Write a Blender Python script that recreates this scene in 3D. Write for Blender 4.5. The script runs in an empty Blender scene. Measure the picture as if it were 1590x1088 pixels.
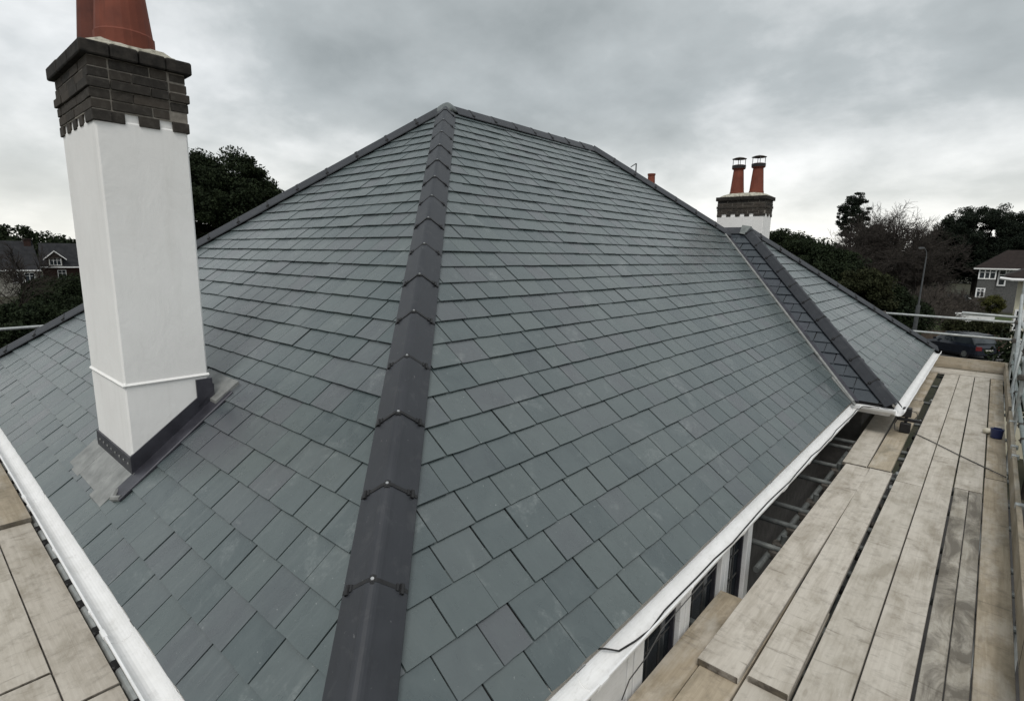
import bpy, math, random
import numpy as np
from mathutils import Vector, Matrix
random.seed(7); rng = np.random.default_rng(7)
scene = bpy.context.scene
COL = scene.collection
R_ = math.radians

# ---------------------------------------------------------------- camera
F_PX, IMG_W, IMG_H = 849.02, 1590.0, 1088.0
YAW, PIT, ROL = -0.71723, 0.17553, 0.01471
CAM = np.array([1.20077, -0.61403, 1.84317])
def cam_axes():
    cy, sy, cp, sp = math.cos(YAW), math.sin(YAW), math.cos(PIT), math.sin(PIT)
    f = np.array([sy*cp, cy*cp, -sp]); r = np.array([cy, -sy, 0.0]); u = np.cross(r, f)
    c, s = math.cos(ROL), math.sin(ROL)
    return c*r + s*u, -s*r + c*u, f
C_R, C_U, C_F = cam_axes()
cam = bpy.data.cameras.new('camera'); cam_o = bpy.data.objects.new('camera', cam); COL.objects.link(cam_o)
cam.sensor_fit = 'HORIZONTAL'; cam.sensor_width = 36.0; cam.lens = F_PX/IMG_W*36.0
cam.clip_start = 0.05; cam.clip_end = 4000
cam_o.matrix_world = Matrix(((C_R[0], C_U[0], -C_F[0], CAM[0]), (C_R[1], C_U[1], -C_F[1], CAM[1]),
                             (C_R[2], C_U[2], -C_F[2], CAM[2]), (0, 0, 0, 1)))
scene.camera = cam_o
def at(px, py, D):
    """point of the place seen at photo position px, py at D metres from the camera (plan distance)"""
    d = C_R*((px-795)/F_PX) + C_U*((544-py)/F_PX) + C_F
    return CAM + d/math.hypot(d[0], d[1])*D
def project(P):
    q = np.asarray(P, float) - CAM
    z = q @ C_F
    return 795 + F_PX*(q @ C_R)/z, 544 - F_PX*(q @ C_U)/z, z

# ---------------------------------------------------------------- world, sun, exposure
SUN_EL, SUN_AZ = R_(56), R_(150)          # azimuth measured from +Y towards +X
world = bpy.data.worlds.new('World'); scene.world = world; world.use_nodes = True
wn, wl = world.node_tree.nodes, world.node_tree.links
wn.clear()
def N(nodes, t, **kw):
    n = nodes.new(t)
    for k, v in kw.items(): setattr(n, k, v)
    return n
out = N(wn, 'ShaderNodeOutputWorld')
sky = N(wn, 'ShaderNodeTexSky'); sky.sky_type = 'NISHITA'; sky.sun_disc = False
sky.sun_elevation = SUN_EL; sky.sun_rotation = SUN_AZ
bg1 = N(wn, 'ShaderNodeBackground'); bg1.inputs[1].default_value = 0.06
wl.new(sky.outputs[0], bg1.inputs[0])
tc = N(wn, 'ShaderNodeTexCoord'); sep = N(wn, 'ShaderNodeSeparateXYZ'); wl.new(tc.outputs['Generated'], sep.inputs[0])
def wmath(op, a, b=None, c=None, clamp=False):
    n = N(wn, 'ShaderNodeMath', operation=op); n.use_clamp = clamp
    for i, s in enumerate((a, b, c)):
        if s is None: continue
        if isinstance(s, (int, float)): n.inputs[i].default_value = s
        else: wl.new(s, n.inputs[i])
    return n.outputs[0]
zc = wmath('MAXIMUM', sep.outputs[2], 0.0)
den = wmath('ADD', zc, 0.38)
cmb = N(wn, 'ShaderNodeCombineXYZ')
wl.new(wmath('DIVIDE', sep.outputs[0], den), cmb.inputs[0]); wl.new(wmath('DIVIDE', sep.outputs[1], den), cmb.inputs[1])
cmb.inputs[2].default_value = 3.1
def wnoise(scale, detail, rough, dist, off):
    n = N(wn, 'ShaderNodeTexNoise'); n.inputs['Scale'].default_value = scale; n.inputs['Detail'].default_value = detail
    n.inputs['Roughness'].default_value = rough; n.inputs['Distortion'].default_value = dist
    m = N(wn, 'ShaderNodeMapping'); m.inputs[1].default_value = off
    wl.new(cmb.outputs[0], m.inputs[0]); wl.new(m.outputs[0], n.inputs['Vector'])
    return n.outputs[0]
n1 = wnoise(0.95, 5, 0.48, 0.15, (2.3, 0.4, 0)); n2 = wnoise(2.9, 9, 0.56, 0.1, (5.1, 7.7, 0))
cl = wmath('ADD', wmath('MULTIPLY', n1, 0.66), wmath('MULTIPLY', n2, 0.34))
ramp = N(wn, 'ShaderNodeValToRGB'); wl.new(cl, ramp.inputs[0])
e = ramp.color_ramp.elements
e[0].position = 0.35; e[0].color = (0.285, 0.315, 0.322, 1)
e[1].position = 0.62; e[1].color = (0.84, 0.86, 0.87, 1)
m_ = ramp.color_ramp.elements.new(0.48); m_.color = (0.44, 0.475, 0.485, 1)
# overcast sky is brighter and a little warmer low down, where the cloud deck thins out
hz = wmath('SUBTRACT', 1.0, wmath('DIVIDE', zc, 0.26), clamp=True)
hz = wmath('MULTIPLY', wmath('POWER', hz, 1.6), wmath('ADD', wmath('MULTIPLY', cl, 1.1), 0.1), clamp=True)
mixc = N(wn, 'ShaderNodeMix', data_type='RGBA'); wl.new(hz, mixc.inputs[0])
wl.new(ramp.outputs[0], mixc.inputs[6]); mixc.inputs[7].default_value = (1.12, 1.09, 1.0, 1)
bg2 = N(wn, 'ShaderNodeBackground'); wl.new(mixc.outputs[2], bg2.inputs[0]); bg2.inputs[1].default_value = 1.0
mixs = N(wn, 'ShaderNodeMixShader'); mixs.inputs[0].default_value = 0.92
wl.new(bg1.outputs[0], mixs.inputs[1]); wl.new(bg2.outputs[0], mixs.inputs[2]); wl.new(mixs.outputs[0], out.inputs[0])

sl = bpy.data.lights.new('sun', 'SUN'); sl.energy = 1.45; sl.angle = R_(24); sl.color = (1.0, 0.965, 0.91)
so = bpy.data.objects.new('sun', sl); COL.objects.link(so)
sd = Vector((math.sin(SUN_AZ)*math.cos(SUN_EL), math.cos(SUN_AZ)*math.cos(SUN_EL), math.sin(SUN_EL)))
so.rotation_euler = sd.to_track_quat('Z', 'Y').to_euler(); so.location = (0, -30, 40)
vs = scene.view_settings
vs.view_transform = 'Standard'; vs.look = 'None'; vs.exposure = 0.25; vs.gamma = 1.0; vs.use_curve_mapping = False

# ---------------------------------------------------------------- materials
def lk(nt, a, b): nt.links.new(a, b)
def setin(nt, sock, v):
    if isinstance(v, bpy.types.NodeSocket): nt.links.new(v, sock)
    elif isinstance(v, (tuple, list)) and len(v) == 3 and len(sock.default_value) == 4: sock.default_value = (*v, 1)
    else: sock.default_value = v
class NB:
    def __init__(s, name):
        s.m = bpy.data.materials.new(name); s.m.use_nodes = True; s.nt = s.m.node_tree; s.n = s.nt.nodes; s.n.clear()
        s.out = s.n.new('ShaderNodeOutputMaterial'); s.b = s.n.new('ShaderNodeBsdfPrincipled'); lk(s.nt, s.b.outputs[0], s.out.inputs[0])
    def node(s, t, **kw): return N(s.n, t, **kw)
    def pos(s): return s.node('ShaderNodeNewGeometry').outputs['Position']
    def objc(s): return s.node('ShaderNodeTexCoord').outputs['Object']
    def rnd(s):
        a = s.node('ShaderNodeObjectInfo').outputs['Random']; b = s.node('ShaderNodeNewGeometry').outputs['Random Per Island']
        return s.math('FRACT', s.math('ADD', a, b))
    def math(s, op, a, b=None, c=None, clamp=False):
        n = s.node('ShaderNodeMath', operation=op); n.use_clamp = clamp
        for i, v in enumerate((a, b, c)):
            if v is not None: setin(s.nt, n.inputs[i], v)
        return n.outputs[0]
    def vmath(s, op, a, b):
        n = s.node('ShaderNodeVectorMath', operation=op); setin(s.nt, n.inputs[0], a)
        if isinstance(b, (int, float)): n.inputs[1].default_value = (b, b, b)
        else: setin(s.nt, n.inputs[1], b)
        return n.outputs[0]
    def mapp(s, v, scale=(1, 1, 1), loc=(0, 0, 0), rot=(0, 0, 0)):
        n = s.node('ShaderNodeMapping'); lk(s.nt, v, n.inputs[0]); n.inputs[1].default_value = loc; n.inputs[2].default_value = rot; n.inputs[3].default_value = scale
        return n.outputs[0]
    def noise(s, v, scale, detail=4, rough=0.55, dist=0.0):
        n = s.node('ShaderNodeTexNoise'); lk(s.nt, v, n.inputs['Vector'])
        n.inputs['Scale'].default_value = scale; n.inputs['Detail'].default_value = detail; n.inputs['Roughness'].default_value = rough; n.inputs['Distortion'].default_value = dist
        return n.outputs[0]
    def ramp(s, f, stops):
        n = s.node('ShaderNodeValToRGB'); lk(s.nt, f, n.inputs[0]); el = n.color_ramp.elements
        while len(el) < len(stops): el.new(0.5)
        for i, (p, c) in enumerate(stops): el[i].position = p; el[i].color = (*c, 1) if not isinstance(c, (int, float)) else (c, c, c, 1)
        return n.outputs[0]
    def mix(s, f, a, b):
        n = s.node('ShaderNodeMix', data_type='RGBA'); setin(s.nt, n.inputs[0], f); setin(s.nt, n.inputs[6], a); setin(s.nt, n.inputs[7], b)
        return n.outputs[2]
    def bump(s, h, strength=0.4, dist=0.01):
        n = s.node('ShaderNodeBump'); lk(s.nt, h, n.inputs['Height']); n.inputs['Strength'].default_value = strength; n.inputs['Distance'].default_value = dist
        lk(s.nt, n.outputs[0], s.b.inputs['Normal'])
    def fin(s, col, rough=0.6, spec=0.5, metal=0.0):
        setin(s.nt, s.b.inputs['Base Color'], col); setin(s.nt, s.b.inputs['Roughness'], rough)
        s.b.inputs['Specular IOR Level'].default_value = spec; s.b.inputs['Metallic'].default_value = metal
        return s.m
M = {}
def mottled(name, c1, c2, scale=8, rough=0.7, spec=0.4, bump=0.25, bscale=60, metal=0.0, coord='pos', bdist=0.004):
    b = NB(name); v = b.pos() if coord == 'pos' else b.objc()
    n = b.noise(v, scale, 5, 0.6); col = b.ramp(n, [(0.32, c1), (0.68, c2)])
    if bump: b.bump(b.noise(v, bscale, 4, 0.6), bump, bdist)
    M[name] = b.fin(col, rough, spec, metal); return M[name]

def slate_material(nm='slate', k=(1, 1, 1)):
    b = NB(nm); r = b.rnd()
    off = b.vmath('ADD', b.pos(), b.node('ShaderNodeCombineXYZ').outputs[0])
    cx = b.node('ShaderNodeCombineXYZ'); lk(b.nt, b.math('MULTIPLY', r, 37.0), cx.inputs[0]); lk(b.nt, b.math('MULTIPLY', r, 91.0), cx.inputs[2])
    v = b.vmath('ADD', b.pos(), cx.outputs[0])
    base = b.ramp(r, [(0.0, (0.050, 0.068, 0.072)), (0.3, (0.065, 0.084, 0.087)), (0.62, (0.078, 0.098, 0.098)), (0.84, (0.073, 0.086, 0.092)), (0.93, (0.078, 0.085, 0.093)), (1.0, (0.054, 0.070, 0.075))])
    big = b.noise(v, 5.0, 6, 0.62, 0.4)
    col = b.mix(b.math('MULTIPLY', b.ramp(big, [(0.35, 0.0), (0.75, 1.0)]), 0.45), base, (0.112, 0.138, 0.138))
    # dusty scuffs and handling marks
    sc = b.noise(b.mapp(b.pos(), (1, 1, 1), (3, 1, 2)), 3.1, 8, 0.70, 0.6)
    scm = b.ramp(sc, [(0.57, 0.0), (0.68, 1.0)])
    fine = b.noise(v, 46.0, 5, 0.7)
    col = b.mix(b.math('MULTIPLY', b.math('MULTIPLY', scm, b.ramp(fine, [(0.35, 0.0), (0.65, 1.0)])), 0.38), col, (0.30, 0.325, 0.32))
    sp = b.ramp(b.noise(b.pos(), 62.0, 2, 0.5), [(0.735, 0.0), (0.77, 1.0)])
    col = b.mix(b.math('MULTIPLY', sp, 0.5), col, (0.42, 0.44, 0.43))
    nx = b.node('ShaderNodeSeparateXYZ'); lk(b.nt, b.node('ShaderNodeNewGeometry').outputs['True Normal'], nx.inputs[0])
    side = b.math('GREATER_THAN', b.math('ABSOLUTE', nx.outputs[0]), b.math('ABSOLUTE', nx.outputs[1]))
    sa = b.noise(b.mapp(v, (26, 2.2, 2.2)), 1.0, 6, 0.65, 0.4); sb = b.noise(b.mapp(v, (2.2, 26, 2.2)), 1.0, 6, 0.65, 0.4)
    stk = b.math('ADD', b.math('MULTIPLY', sb, side), b.math('MULTIPLY', sa, b.math('SUBTRACT', 1.0, side)))
    col = b.mix(b.math('MULTIPLY', b.ramp(stk, [(0.54, 0.0), (0.74, 1.0)]), b.math('SUBTRACT', 0.16, b.math('MULTIPLY', side, 0.11))), col, (0.24, 0.265, 0.26))
    col = b.mix(b.math('MULTIPLY', b.ramp(stk, [(0.30, 1.0), (0.46, 0.0)]), b.math('SUBTRACT', 0.22, b.math('MULTIPLY', side, 0.15))), col, (0.050, 0.066, 0.071))
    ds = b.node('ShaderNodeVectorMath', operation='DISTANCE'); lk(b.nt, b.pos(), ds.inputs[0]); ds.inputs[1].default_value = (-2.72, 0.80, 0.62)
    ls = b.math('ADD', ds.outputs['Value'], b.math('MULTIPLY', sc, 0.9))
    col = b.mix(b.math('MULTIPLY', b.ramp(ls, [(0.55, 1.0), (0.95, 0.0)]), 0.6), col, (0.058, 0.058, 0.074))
    riv = b.noise(v, 19.0, 8, 0.62, 0.5)
    b.bump(b.math('ADD', riv, b.math('MULTIPLY', fine, 0.25)), 0.38, 0.006)
    rough = b.math('ADD', b.math('MULTIPLY', big, 0.24), 0.17)
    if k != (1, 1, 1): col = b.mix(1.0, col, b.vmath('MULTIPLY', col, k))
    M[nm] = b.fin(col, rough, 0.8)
slate_material(); slate_material('slate_shaded', (0.36, 0.36, 0.44))  # darker bluish copy: shade beside the main roof put into the wing slates
def tile_material():
    b = NB('hip_tile'); v = b.pos(); r = b.rnd()
    n = b.noise(v, 4, 6, 0.6); base = b.ramp(n, [(0.3, (0.017, 0.019, 0.024)), (0.7, (0.030, 0.033, 0.040))])
    base = b.mix(b.math('MULTIPLY', r, 0.2), base, (0.045, 0.048, 0.056))
    du = b.ramp(b.noise(v, 9, 8, 0.7, 0.5), [(0.55, 0.0), (0.78, 1.0)])
    base = b.mix(b.math('MULTIPLY', du, 0.22), base, (0.15, 0.15, 0.15))
    sp = b.ramp(b.noise(v, 34, 2, 0.5), [(0.73, 0.0), (0.77, 1.0)])
    base = b.mix(b.math('MULTIPLY', sp, 0.3), base, (0.32, 0.32, 0.32))
    b.bump(b.noise(v, 150, 3, 0.6), 0.12, 0.002)
    M['hip_tile'] = b.fin(base, b.math('ADD', b.math('MULTIPLY', n, 0.25), 0.38), 0.5)
tile_material()
mottled('union_black', (0.010, 0.010, 0.011), (0.018, 0.018, 0.019), 20, 0.5, 0.4)
mottled('screw_steel', (0.35, 0.36, 0.37), (0.5, 0.5, 0.5), 40, 0.35, 0.5, 0.1, 90, 0.8)
def white_plastic():
    b = NB('white_upvc'); v = b.pos()
    n = b.noise(v, 7, 7, 0.65, 0.3); col = b.ramp(n, [(0.25, (0.74, 0.74, 0.73)), (0.6, (0.84, 0.84, 0.84))])
    d = b.ramp(b.noise(b.mapp(v, (1, 1, 6)), 16, 6, 0.7), [(0.54, 0.0), (0.78, 1.0)])
    col = b.mix(b.math('MULTIPLY', d, 0.42), col, (0.40, 0.39, 0.36))
    M['white_upvc'] = b.fin(col, 0.38, 0.5)
white_plastic()
def white_render():
    b = NB('white_render'); v = b.pos()
    n = b.noise(v, 1.8, 6, 0.6, 0.3); col = b.ramp(n, [(0.3, (0.82, 0.81, 0.795)), (0.7, (0.88, 0.875, 0.86))])
    st = b.ramp(b.noise(b.mapp(v, (9, 9, 0.7)), 1.0, 6, 0.65), [(0.55, 0.0), (0.8, 1.0)])
    col = b.mix(b.math('MULTIPLY', st, 0.22), col, (0.52, 0.51, 0.47))
    tw = b.noise(b.mapp(v, (3, 3, 1.6)), 2.0, 7, 0.62, 0.8)
    col = b.mix(b.math('MULTIPLY', b.ramp(tw, [(0.5, 0.0), (0.72, 1.0)]), 0.12), col, (0.60, 0.60, 0.57))
    b.bump(b.math('ADD', tw, b.math('MULTIPLY', b.noise(v, 55, 6, 0.65), 0.25)), 0.35, 0.012)
    M['white_render'] = b.fin(col, 0.85, 0.25)
white_render()
def brick_mat():
    b = NB('dark_brick'); r = b.rnd(); v = b.pos()
    base = b.ramp(r, [(0.0, (0.034, 0.031, 0.028)), (0.5, (0.048, 0.042, 0.036)), (1.0, (0.066, 0.056, 0.047))])
    n = b.noise(v, 26, 7, 0.7); col = b.mix(b.ramp(n, [(0.48, 0.0), (0.78, 0.6)]), base, (0.12, 0.11, 0.097))
    b.bump(b.noise(v, 90, 5, 0.7), 0.5, 0.006)
    M['dark_brick'] = b.fin(col, 0.9, 0.2)
brick_mat()
mottled('brick_black', (0.016, 0.015, 0.014), (0.045, 0.040, 0.035), 18, 0.9, 0.2, 0.6, 70)
mottled('mortar', (0.17, 0.155, 0.135), (0.30, 0.275, 0.24), 30, 0.95, 0.2, 0.5, 120)
def flaunch():
    b = NB('lichen_mortar'); v = b.pos()
    col = b.ramp(b.noise(v, 22, 8, 0.72, 0.5), [(0.35, (0.14, 0.13, 0.105)), (0.5, (0.42, 0.40, 0.33)), (0.68, (0.62, 0.60, 0.53))])
    b.bump(b.noise(v, 45, 6, 0.7), 0.8, 0.02); M['lichen_mortar'] = b.fin(col, 0.95, 0.2)
flaunch()
def terracotta():
    b = NB('terracotta'); v = b.pos()
    col = b.ramp(b.noise(v, 5, 6, 0.6, 0.4), [(0.3, (0.13, 0.036, 0.022)), (0.7, (0.215, 0.060, 0.035))])
    st = b.ramp(b.noise(b.mapp(v, (14, 14, 1.2)), 1.0, 5, 0.6), [(0.55, 0.0), (0.8, 1.0)])
    col = b.mix(b.math('MULTIPLY', st, 0.55), col, (0.06, 0.022, 0.016))
    b.bump(b.noise(v, 60, 4, 0.6), 0.2, 0.003); M['terracotta'] = b.fin(col, 0.72, 0.3)
terracotta()
mottled('terracotta_dark', (0.075, 0.024, 0.017), (0.14, 0.042, 0.027), 6, 0.75, 0.3, 0.3, 60)
mottled('lead_dark', (0.028, 0.028, 0.036), (0.060, 0.060, 0.074), 7, 0.42, 0.5, 0.25, 24, 0.25)
mottled('lead_grey', (0.17, 0.175, 0.17), (0.30, 0.305, 0.295), 9, 0.5, 0.5, 0.3, 18, 0.25)
mottled('lead_saddle', (0.10, 0.115, 0.115), (0.17, 0.185, 0.18), 9, 0.5, 0.5, 0.3, 18, 0.2)
mottled('galvanised', (0.34, 0.36, 0.36), (0.52, 0.54, 0.53), 9, 0.45, 0.5, 0.2, 40, 0.55)
mottled('galvanised_dull', (0.085, 0.095, 0.095), (0.20, 0.21, 0.205), 11, 0.6, 0.4, 0.3, 40, 0.35)
mottled('galvanised_green', (0.20, 0.245, 0.235), (0.34, 0.39, 0.375), 9, 0.45, 0.5, 0.2, 40, 0.4)
mottled('coupler_steel', (0.05, 0.047, 0.043), (0.14, 0.125, 0.11), 25, 0.65, 0.4, 0.4, 60, 0.4)
mottled('black_rubber', (0.010, 0.010, 0.010), (0.022, 0.022, 0.022), 12, 0.6, 0.4)
mottled('cable_grey', (0.05, 0.05, 0.05), (0.09, 0.088, 0.085), 12, 0.6, 0.4)
mottled('blue_plastic', (0.012, 0.02, 0.075), (0.02, 0.032, 0.11), 12, 0.4, 0.5)
mottled('cream_cloth', (0.50, 0.46, 0.36), (0.66, 0.62, 0.52), 30, 0.9, 0.2)
mottled('deck_felt', (0.016, 0.016, 0.017), (0.03, 0.03, 0.031), 20, 0.9, 0.2)
def wood(name, a, c, wet=0.0, stain=0.55):
    b = NB(name); v = b.objc(); r = b.node('ShaderNodeObjectInfo').outputs['Random']
    cx = b.node('ShaderNodeCombineXYZ'); lk(b.nt, b.math('MULTIPLY', r, 53.0), cx.inputs[0]); lk(b.nt, b.math('MULTIPLY', r, 17.0), cx.inputs[1])
    v = b.vmath('ADD', v, cx.outputs[0])
    g = b.noise(b.mapp(v, (1.3, 40, 40)), 1.0, 7, 0.66, 0.9)
    col = b.ramp(g, [(0.28, a), (0.7, c)])
    blot = b.noise(b.mapp(v, (1.0, 2.2, 2.2)), 2.4, 7, 0.66, 0.4)
    col = b.mix(b.math('MULTIPLY', b.ramp(blot, [(0.46, 0.0), (0.66, 1.0)]), stain), col, (0.19, 0.160, 0.112))
    # dark cross-wise marks left by tubes and band cuts
    tr = b.noise(b.mapp(v, (7.0, 1.3, 1.3)), 1.5, 6, 0.7, 1.3)
    col = b.mix(b.math('MULTIPLY', b.ramp(tr, [(0.57, 0.0), (0.69, 1.0)]), 0.62), col, (0.12, 0.10, 0.078))
    pale = b.noise(b.mapp(v, (1.0, 3, 3), (9, 4, 0)), 1.7, 6, 0.6)
    col = b.mix(b.math('MULTIPLY', b.ramp(pale, [(0.48, 0.0), (0.68, 1.0)]), 0.6), col, (0.60, 0.56, 0.50))
    kn = b.node('ShaderNodeTexVoronoi'); kn.inputs['Scale'].default_value = 1.0; lk(b.nt, b.mapp(v, (2.1, 7.5, 7.5)), kn.inputs['Vector'])
    col = b.mix(b.math('MULTIPLY', b.ramp(kn.outputs['Distance'], [(0.05, 1.0), (0.11, 0.0)]), 0.35), col, (0.16, 0.125, 0.09))
    rough = 0.82
    if wet:
        w = b.noise(b.mapp(v, (1.0, 2.4, 2.4), (3, 2, 0)), 1.9, 8, 0.68, 1.0)
        wm = b.ramp(w, [(0.40, 0.0), (0.58, 1.0)])
        col = b.mix(b.math('MULTIPLY', wm, wet), col, (0.060, 0.049, 0.038))
        rough = b.math('SUBTRACT', 0.82, b.math('MULTIPLY', wm, 0.12))
    dirt = b.noise(b.mapp(v, (1, 1, 1), (2, 7, 1)), 9.0, 8, 0.72, 0.3)
    col = b.mix(b.math('MULTIPLY', b.ramp(dirt, [(0.52, 0.0), (0.66, 1.0)]), 0.35), col, (0.15, 0.13, 0.105))
    col = b.mix(b.math('MULTIPLY', r, 0.22), col, (0.34, 0.315, 0.26))
    b.bump(b.math('ADD', g, b.math('MULTIPLY', b.noise(v, 70, 3, 0.6), 0.3)), 0.35, 0.004)
    M[name] = b.fin(col, rough, 0.3)
wood('board_wood', (0.435, 0.395, 0.34), (0.565, 0.525, 0.465))
wood('board_old', (0.31, 0.255, 0.18), (0.46, 0.39, 0.295), stain=0.85)
wood('board_wet', (0.36, 0.33, 0.28), (0.46, 0.43, 0.375), wet=0.8, stain=0.5)
wood('board_end', (0.035, 0.029, 0.024), (0.085, 0.07, 0.056))
mottled('grey_render', (0.075, 0.072, 0.07), (0.115, 0.11, 0.106), 12, 0.9, 0.2, 0.5, 90)
def glass_mat():
    b = NB('window_glass'); n = b.noise(b.pos(), 1.3, 3)
    M['window_glass'] = b.fin(b.ramp(n, [(0.35, (0.012, 0.017, 0.021)), (0.7, (0.045, 0.054, 0.062))]), 0.06, 0.5)
glass_mat()
mottled('leaf_dark', (0.009, 0.014, 0.007), (0.022, 0.032, 0.014), 1.5, 0.8, 0.12, 0)
mottled('leaf_pine', (0.010, 0.015, 0.011), (0.021, 0.028, 0.018), 1.2, 0.8, 0.12, 0)
mottled('leaf_olive', (0.016, 0.020, 0.009), (0.035, 0.038, 0.017), 1.5, 0.8, 0.12, 0)
mottled('leaf_yellow', (0.035, 0.038, 0.010), (0.075, 0.075, 0.022), 1.5, 0.8, 0.12, 0)
mottled('bark_dark', (0.016, 0.013, 0.011), (0.034, 0.028, 0.023), 5, 0.9, 0.2, 0.5, 20)
mottled('twig_brown', (0.026, 0.022, 0.019), (0.075, 0.064, 0.055), 3, 0.9, 0.2, 0)
mottled('twig_grey', (0.02, 0.017, 0.015), (0.042, 0.036, 0.031), 3, 0.9, 0.2, 0)
mottled('earth', (0.022, 0.026, 0.014), (0.05, 0.046, 0.032), 0.7, 0.95, 0.2, 0.5, 8)
mottled('lawn_green', (0.028, 0.045, 0.014), (0.055, 0.075, 0.026), 1.2, 0.95, 0.2, 0.5, 30)
mottled('asphalt', (0.045, 0.044, 0.044), (0.07, 0.069, 0.067), 3, 0.85, 0.3, 0.3, 80)
mottled('patio', (0.035, 0.034, 0.034), (0.06, 0.058, 0.056), 2, 0.9, 0.2, 0.3, 30)
mottled('roof_brown', (0.017, 0.013, 0.012), (0.030, 0.022, 0.020), 3, 0.9, 0.2, 0.4, 40)
mottled('roof_grey', (0.015, 0.016, 0.018), (0.030, 0.030, 0.033), 2, 0.9, 0.2, 0.4, 30)
mottled('cream_wall', (0.50, 0.47, 0.36), (0.62, 0.59, 0.47), 1.5, 0.9, 0.2, 0.3, 60)
mottled('pebbledash', (0.07, 0.07, 0.07), (0.135, 0.135, 0.13), 9, 0.95, 0.2, 0.5, 60)
mottled('red_brick', (0.028, 0.017, 0.015), (0.050, 0.028, 0.023), 6, 0.9, 0.2, 0.3, 60)
mottled('pale_wall', (0.16, 0.155, 0.135), (0.32, 0.31, 0.28), 2.5, 0.9, 0.2, 0.3, 60)
mottled('fence_brown', (0.055, 0.042, 0.034), (0.105, 0.082, 0.066), 3, 0.9, 0.2, 0.4, 30)
mottled('car_black', (0.008, 0.009, 0.012), (0.012, 0.013, 0.018), 2, 0.16, 0.6, 0)
mottled('car_blue', (0.010, 0.013, 0.020), (0.014, 0.018, 0.028), 2, 0.16, 0.6, 0)
mottled('car_grey', (0.03, 0.033, 0.036), (0.04, 0.043, 0.047), 2, 0.18, 0.6, 0)
mottled('tail_red', (0.10, 0.008, 0.010), (0.17, 0.018, 0.02), 8, 0.25, 0.5, 0)
mottled('plate_white', (0.5, 0.5, 0.45), (0.6, 0.6, 0.55), 8, 0.4, 0.5, 0)
mottled('lamp_grey', (0.065, 0.07, 0.074), (0.11, 0.115, 0.12), 4, 0.55, 0.4, 0.2, 40, 0.3)

# ---------------------------------------------------------------- mesh helpers
WORLD = {}
class MB:
    def __init__(s): s.v, s.f = [], []
    def add(s, vs, fs):
        o = len(s.v); s.v += [tuple(map(float, p)) for p in vs]; s.f += [tuple(i+o for i in f) for f in fs]; return s
    def box(s, x0, x1, y0, y1, z0, z1):
        return s.add([(x0, y0, z0), (x1, y0, z0), (x1, y1, z0), (x0, y1, z0), (x0, y0, z1), (x1, y0, z1), (x1, y1, z1), (x0, y1, z1)],
                     [(0, 3, 2, 1), (4, 5, 6, 7), (0, 1, 5, 4), (1, 2, 6, 5), (2, 3, 7, 6), (3, 0, 4, 7)])
    def cbox(s, x0, x1, y0, y1, z0, z1, c=0.004):
        """box with chamfered vertical and top edges"""
        def ring(i, z): return [(x0+i+c, y0+i, z), (x1-i-c, y0+i, z), (x1-i, y0+i+c, z), (x1-i, y1-i-c, z), (x1-i-c, y1-i, z), (x0+i+c, y1-i, z), (x0+i, y1-i-c, z), (x0+i, y0+i+c, z)]
        return s.loft([ring(c*0.6, z0), ring(0, z0+c), ring(0, z1-c), ring(c*0.6, z1)])
    def loft(s, rings, cap=True, closed=True):
        n = len(rings[0]); o = len(s.v)
        for r in rings: s.v += [tuple(map(float, p)) for p in r]
        for k in range(len(rings)-1):
            for i in range(n if closed else n-1):
                j = (i+1) % n; s.f.append((o+k*n+i, o+k*n+j, o+(k+1)*n+j, o+(k+1)*n+i))
        if cap: s.f.append(tuple(o+i for i in reversed(range(n)))); s.f.append(tuple(o+(len(rings)-1)*n+i for i in range(n)))
        return s
    def tube(s, pts, r, n=8, cap=True):
        pts = [np.array(p, float) for p in pts]; rings = []
        rr = r if isinstance(r, (list, tuple)) else [r]*len(pts)
        u0 = None
        for i, p in enumerate(pts):
            a = pts[max(0, i-1)]; b = pts[min(len(pts)-1, i+1)]; t = (b-a)/np.linalg.norm(b-a)
            h = u0 if u0 is not None else (np.array([0, 0, 1.]) if abs(t[2]) < .9 else np.array([1., 0, 0]))
            x = h - t*(h@t); x /= np.linalg.norm(x); y = np.cross(t, x); u0 = x
            rings.append([p + rr[i]*(math.cos(2*math.pi*k/n)*x + math.sin(2*math.pi*k/n)*y) for k in range(n)])
        return s.loft(rings, cap)
    def lathe(s, c, prof, n=20, axis=(0, 0, 1)):
        c = np.array(c, float); return s.loft([[c + np.array([r*math.cos(2*math.pi*k/n), r*math.sin(2*math.pi*k/n), z]) for k in range(n)] for r, z in prof])
    def prism(s, bot, top):
        n = len(bot); return s.loft([bot, top])
    def mesh(s, name, mat, smooth=False):
        me = bpy.data.meshes.new(name); me.from_pydata(s.v, [], s.f); me.update()
        if mat: me.materials.append(M[mat] if isinstance(mat, str) else mat)
        if smooth: me.polygons.foreach_set('use_smooth', [True]*len(me.polygons))
        return me
    def build(s, name, mat, parent=None, smooth=False, **kw): return link(name, s.mesh(name, mat, smooth), parent, **kw)
def link(name, me, parent=None, mw=None, label=None, category=None, group=None, kind=None):
    o = bpy.data.objects.new(name, me); COL.objects.link(o)
    mw = mw or Matrix.Identity(4); WORLD[o.name] = mw
    if parent is not None:
        o.parent = parent; o.matrix_parent_inverse = WORLD[parent.name].inverted()
    o.matrix_basis = mw
    for k, v in (('label', label), ('category', category), ('group', group), ('kind', kind)):
        if v: o[k] = v
    return o
def thing(name, loc, label, category, group=None, rz=0.0):
    return link(name, None, None, Matrix.Translation(Vector(loc)) @ Matrix.Rotation(rz, 4, 'Z'), label, category, group)
def arr(*a): return np.array(a, float)
def unit(v): return v/np.linalg.norm(v)

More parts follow.
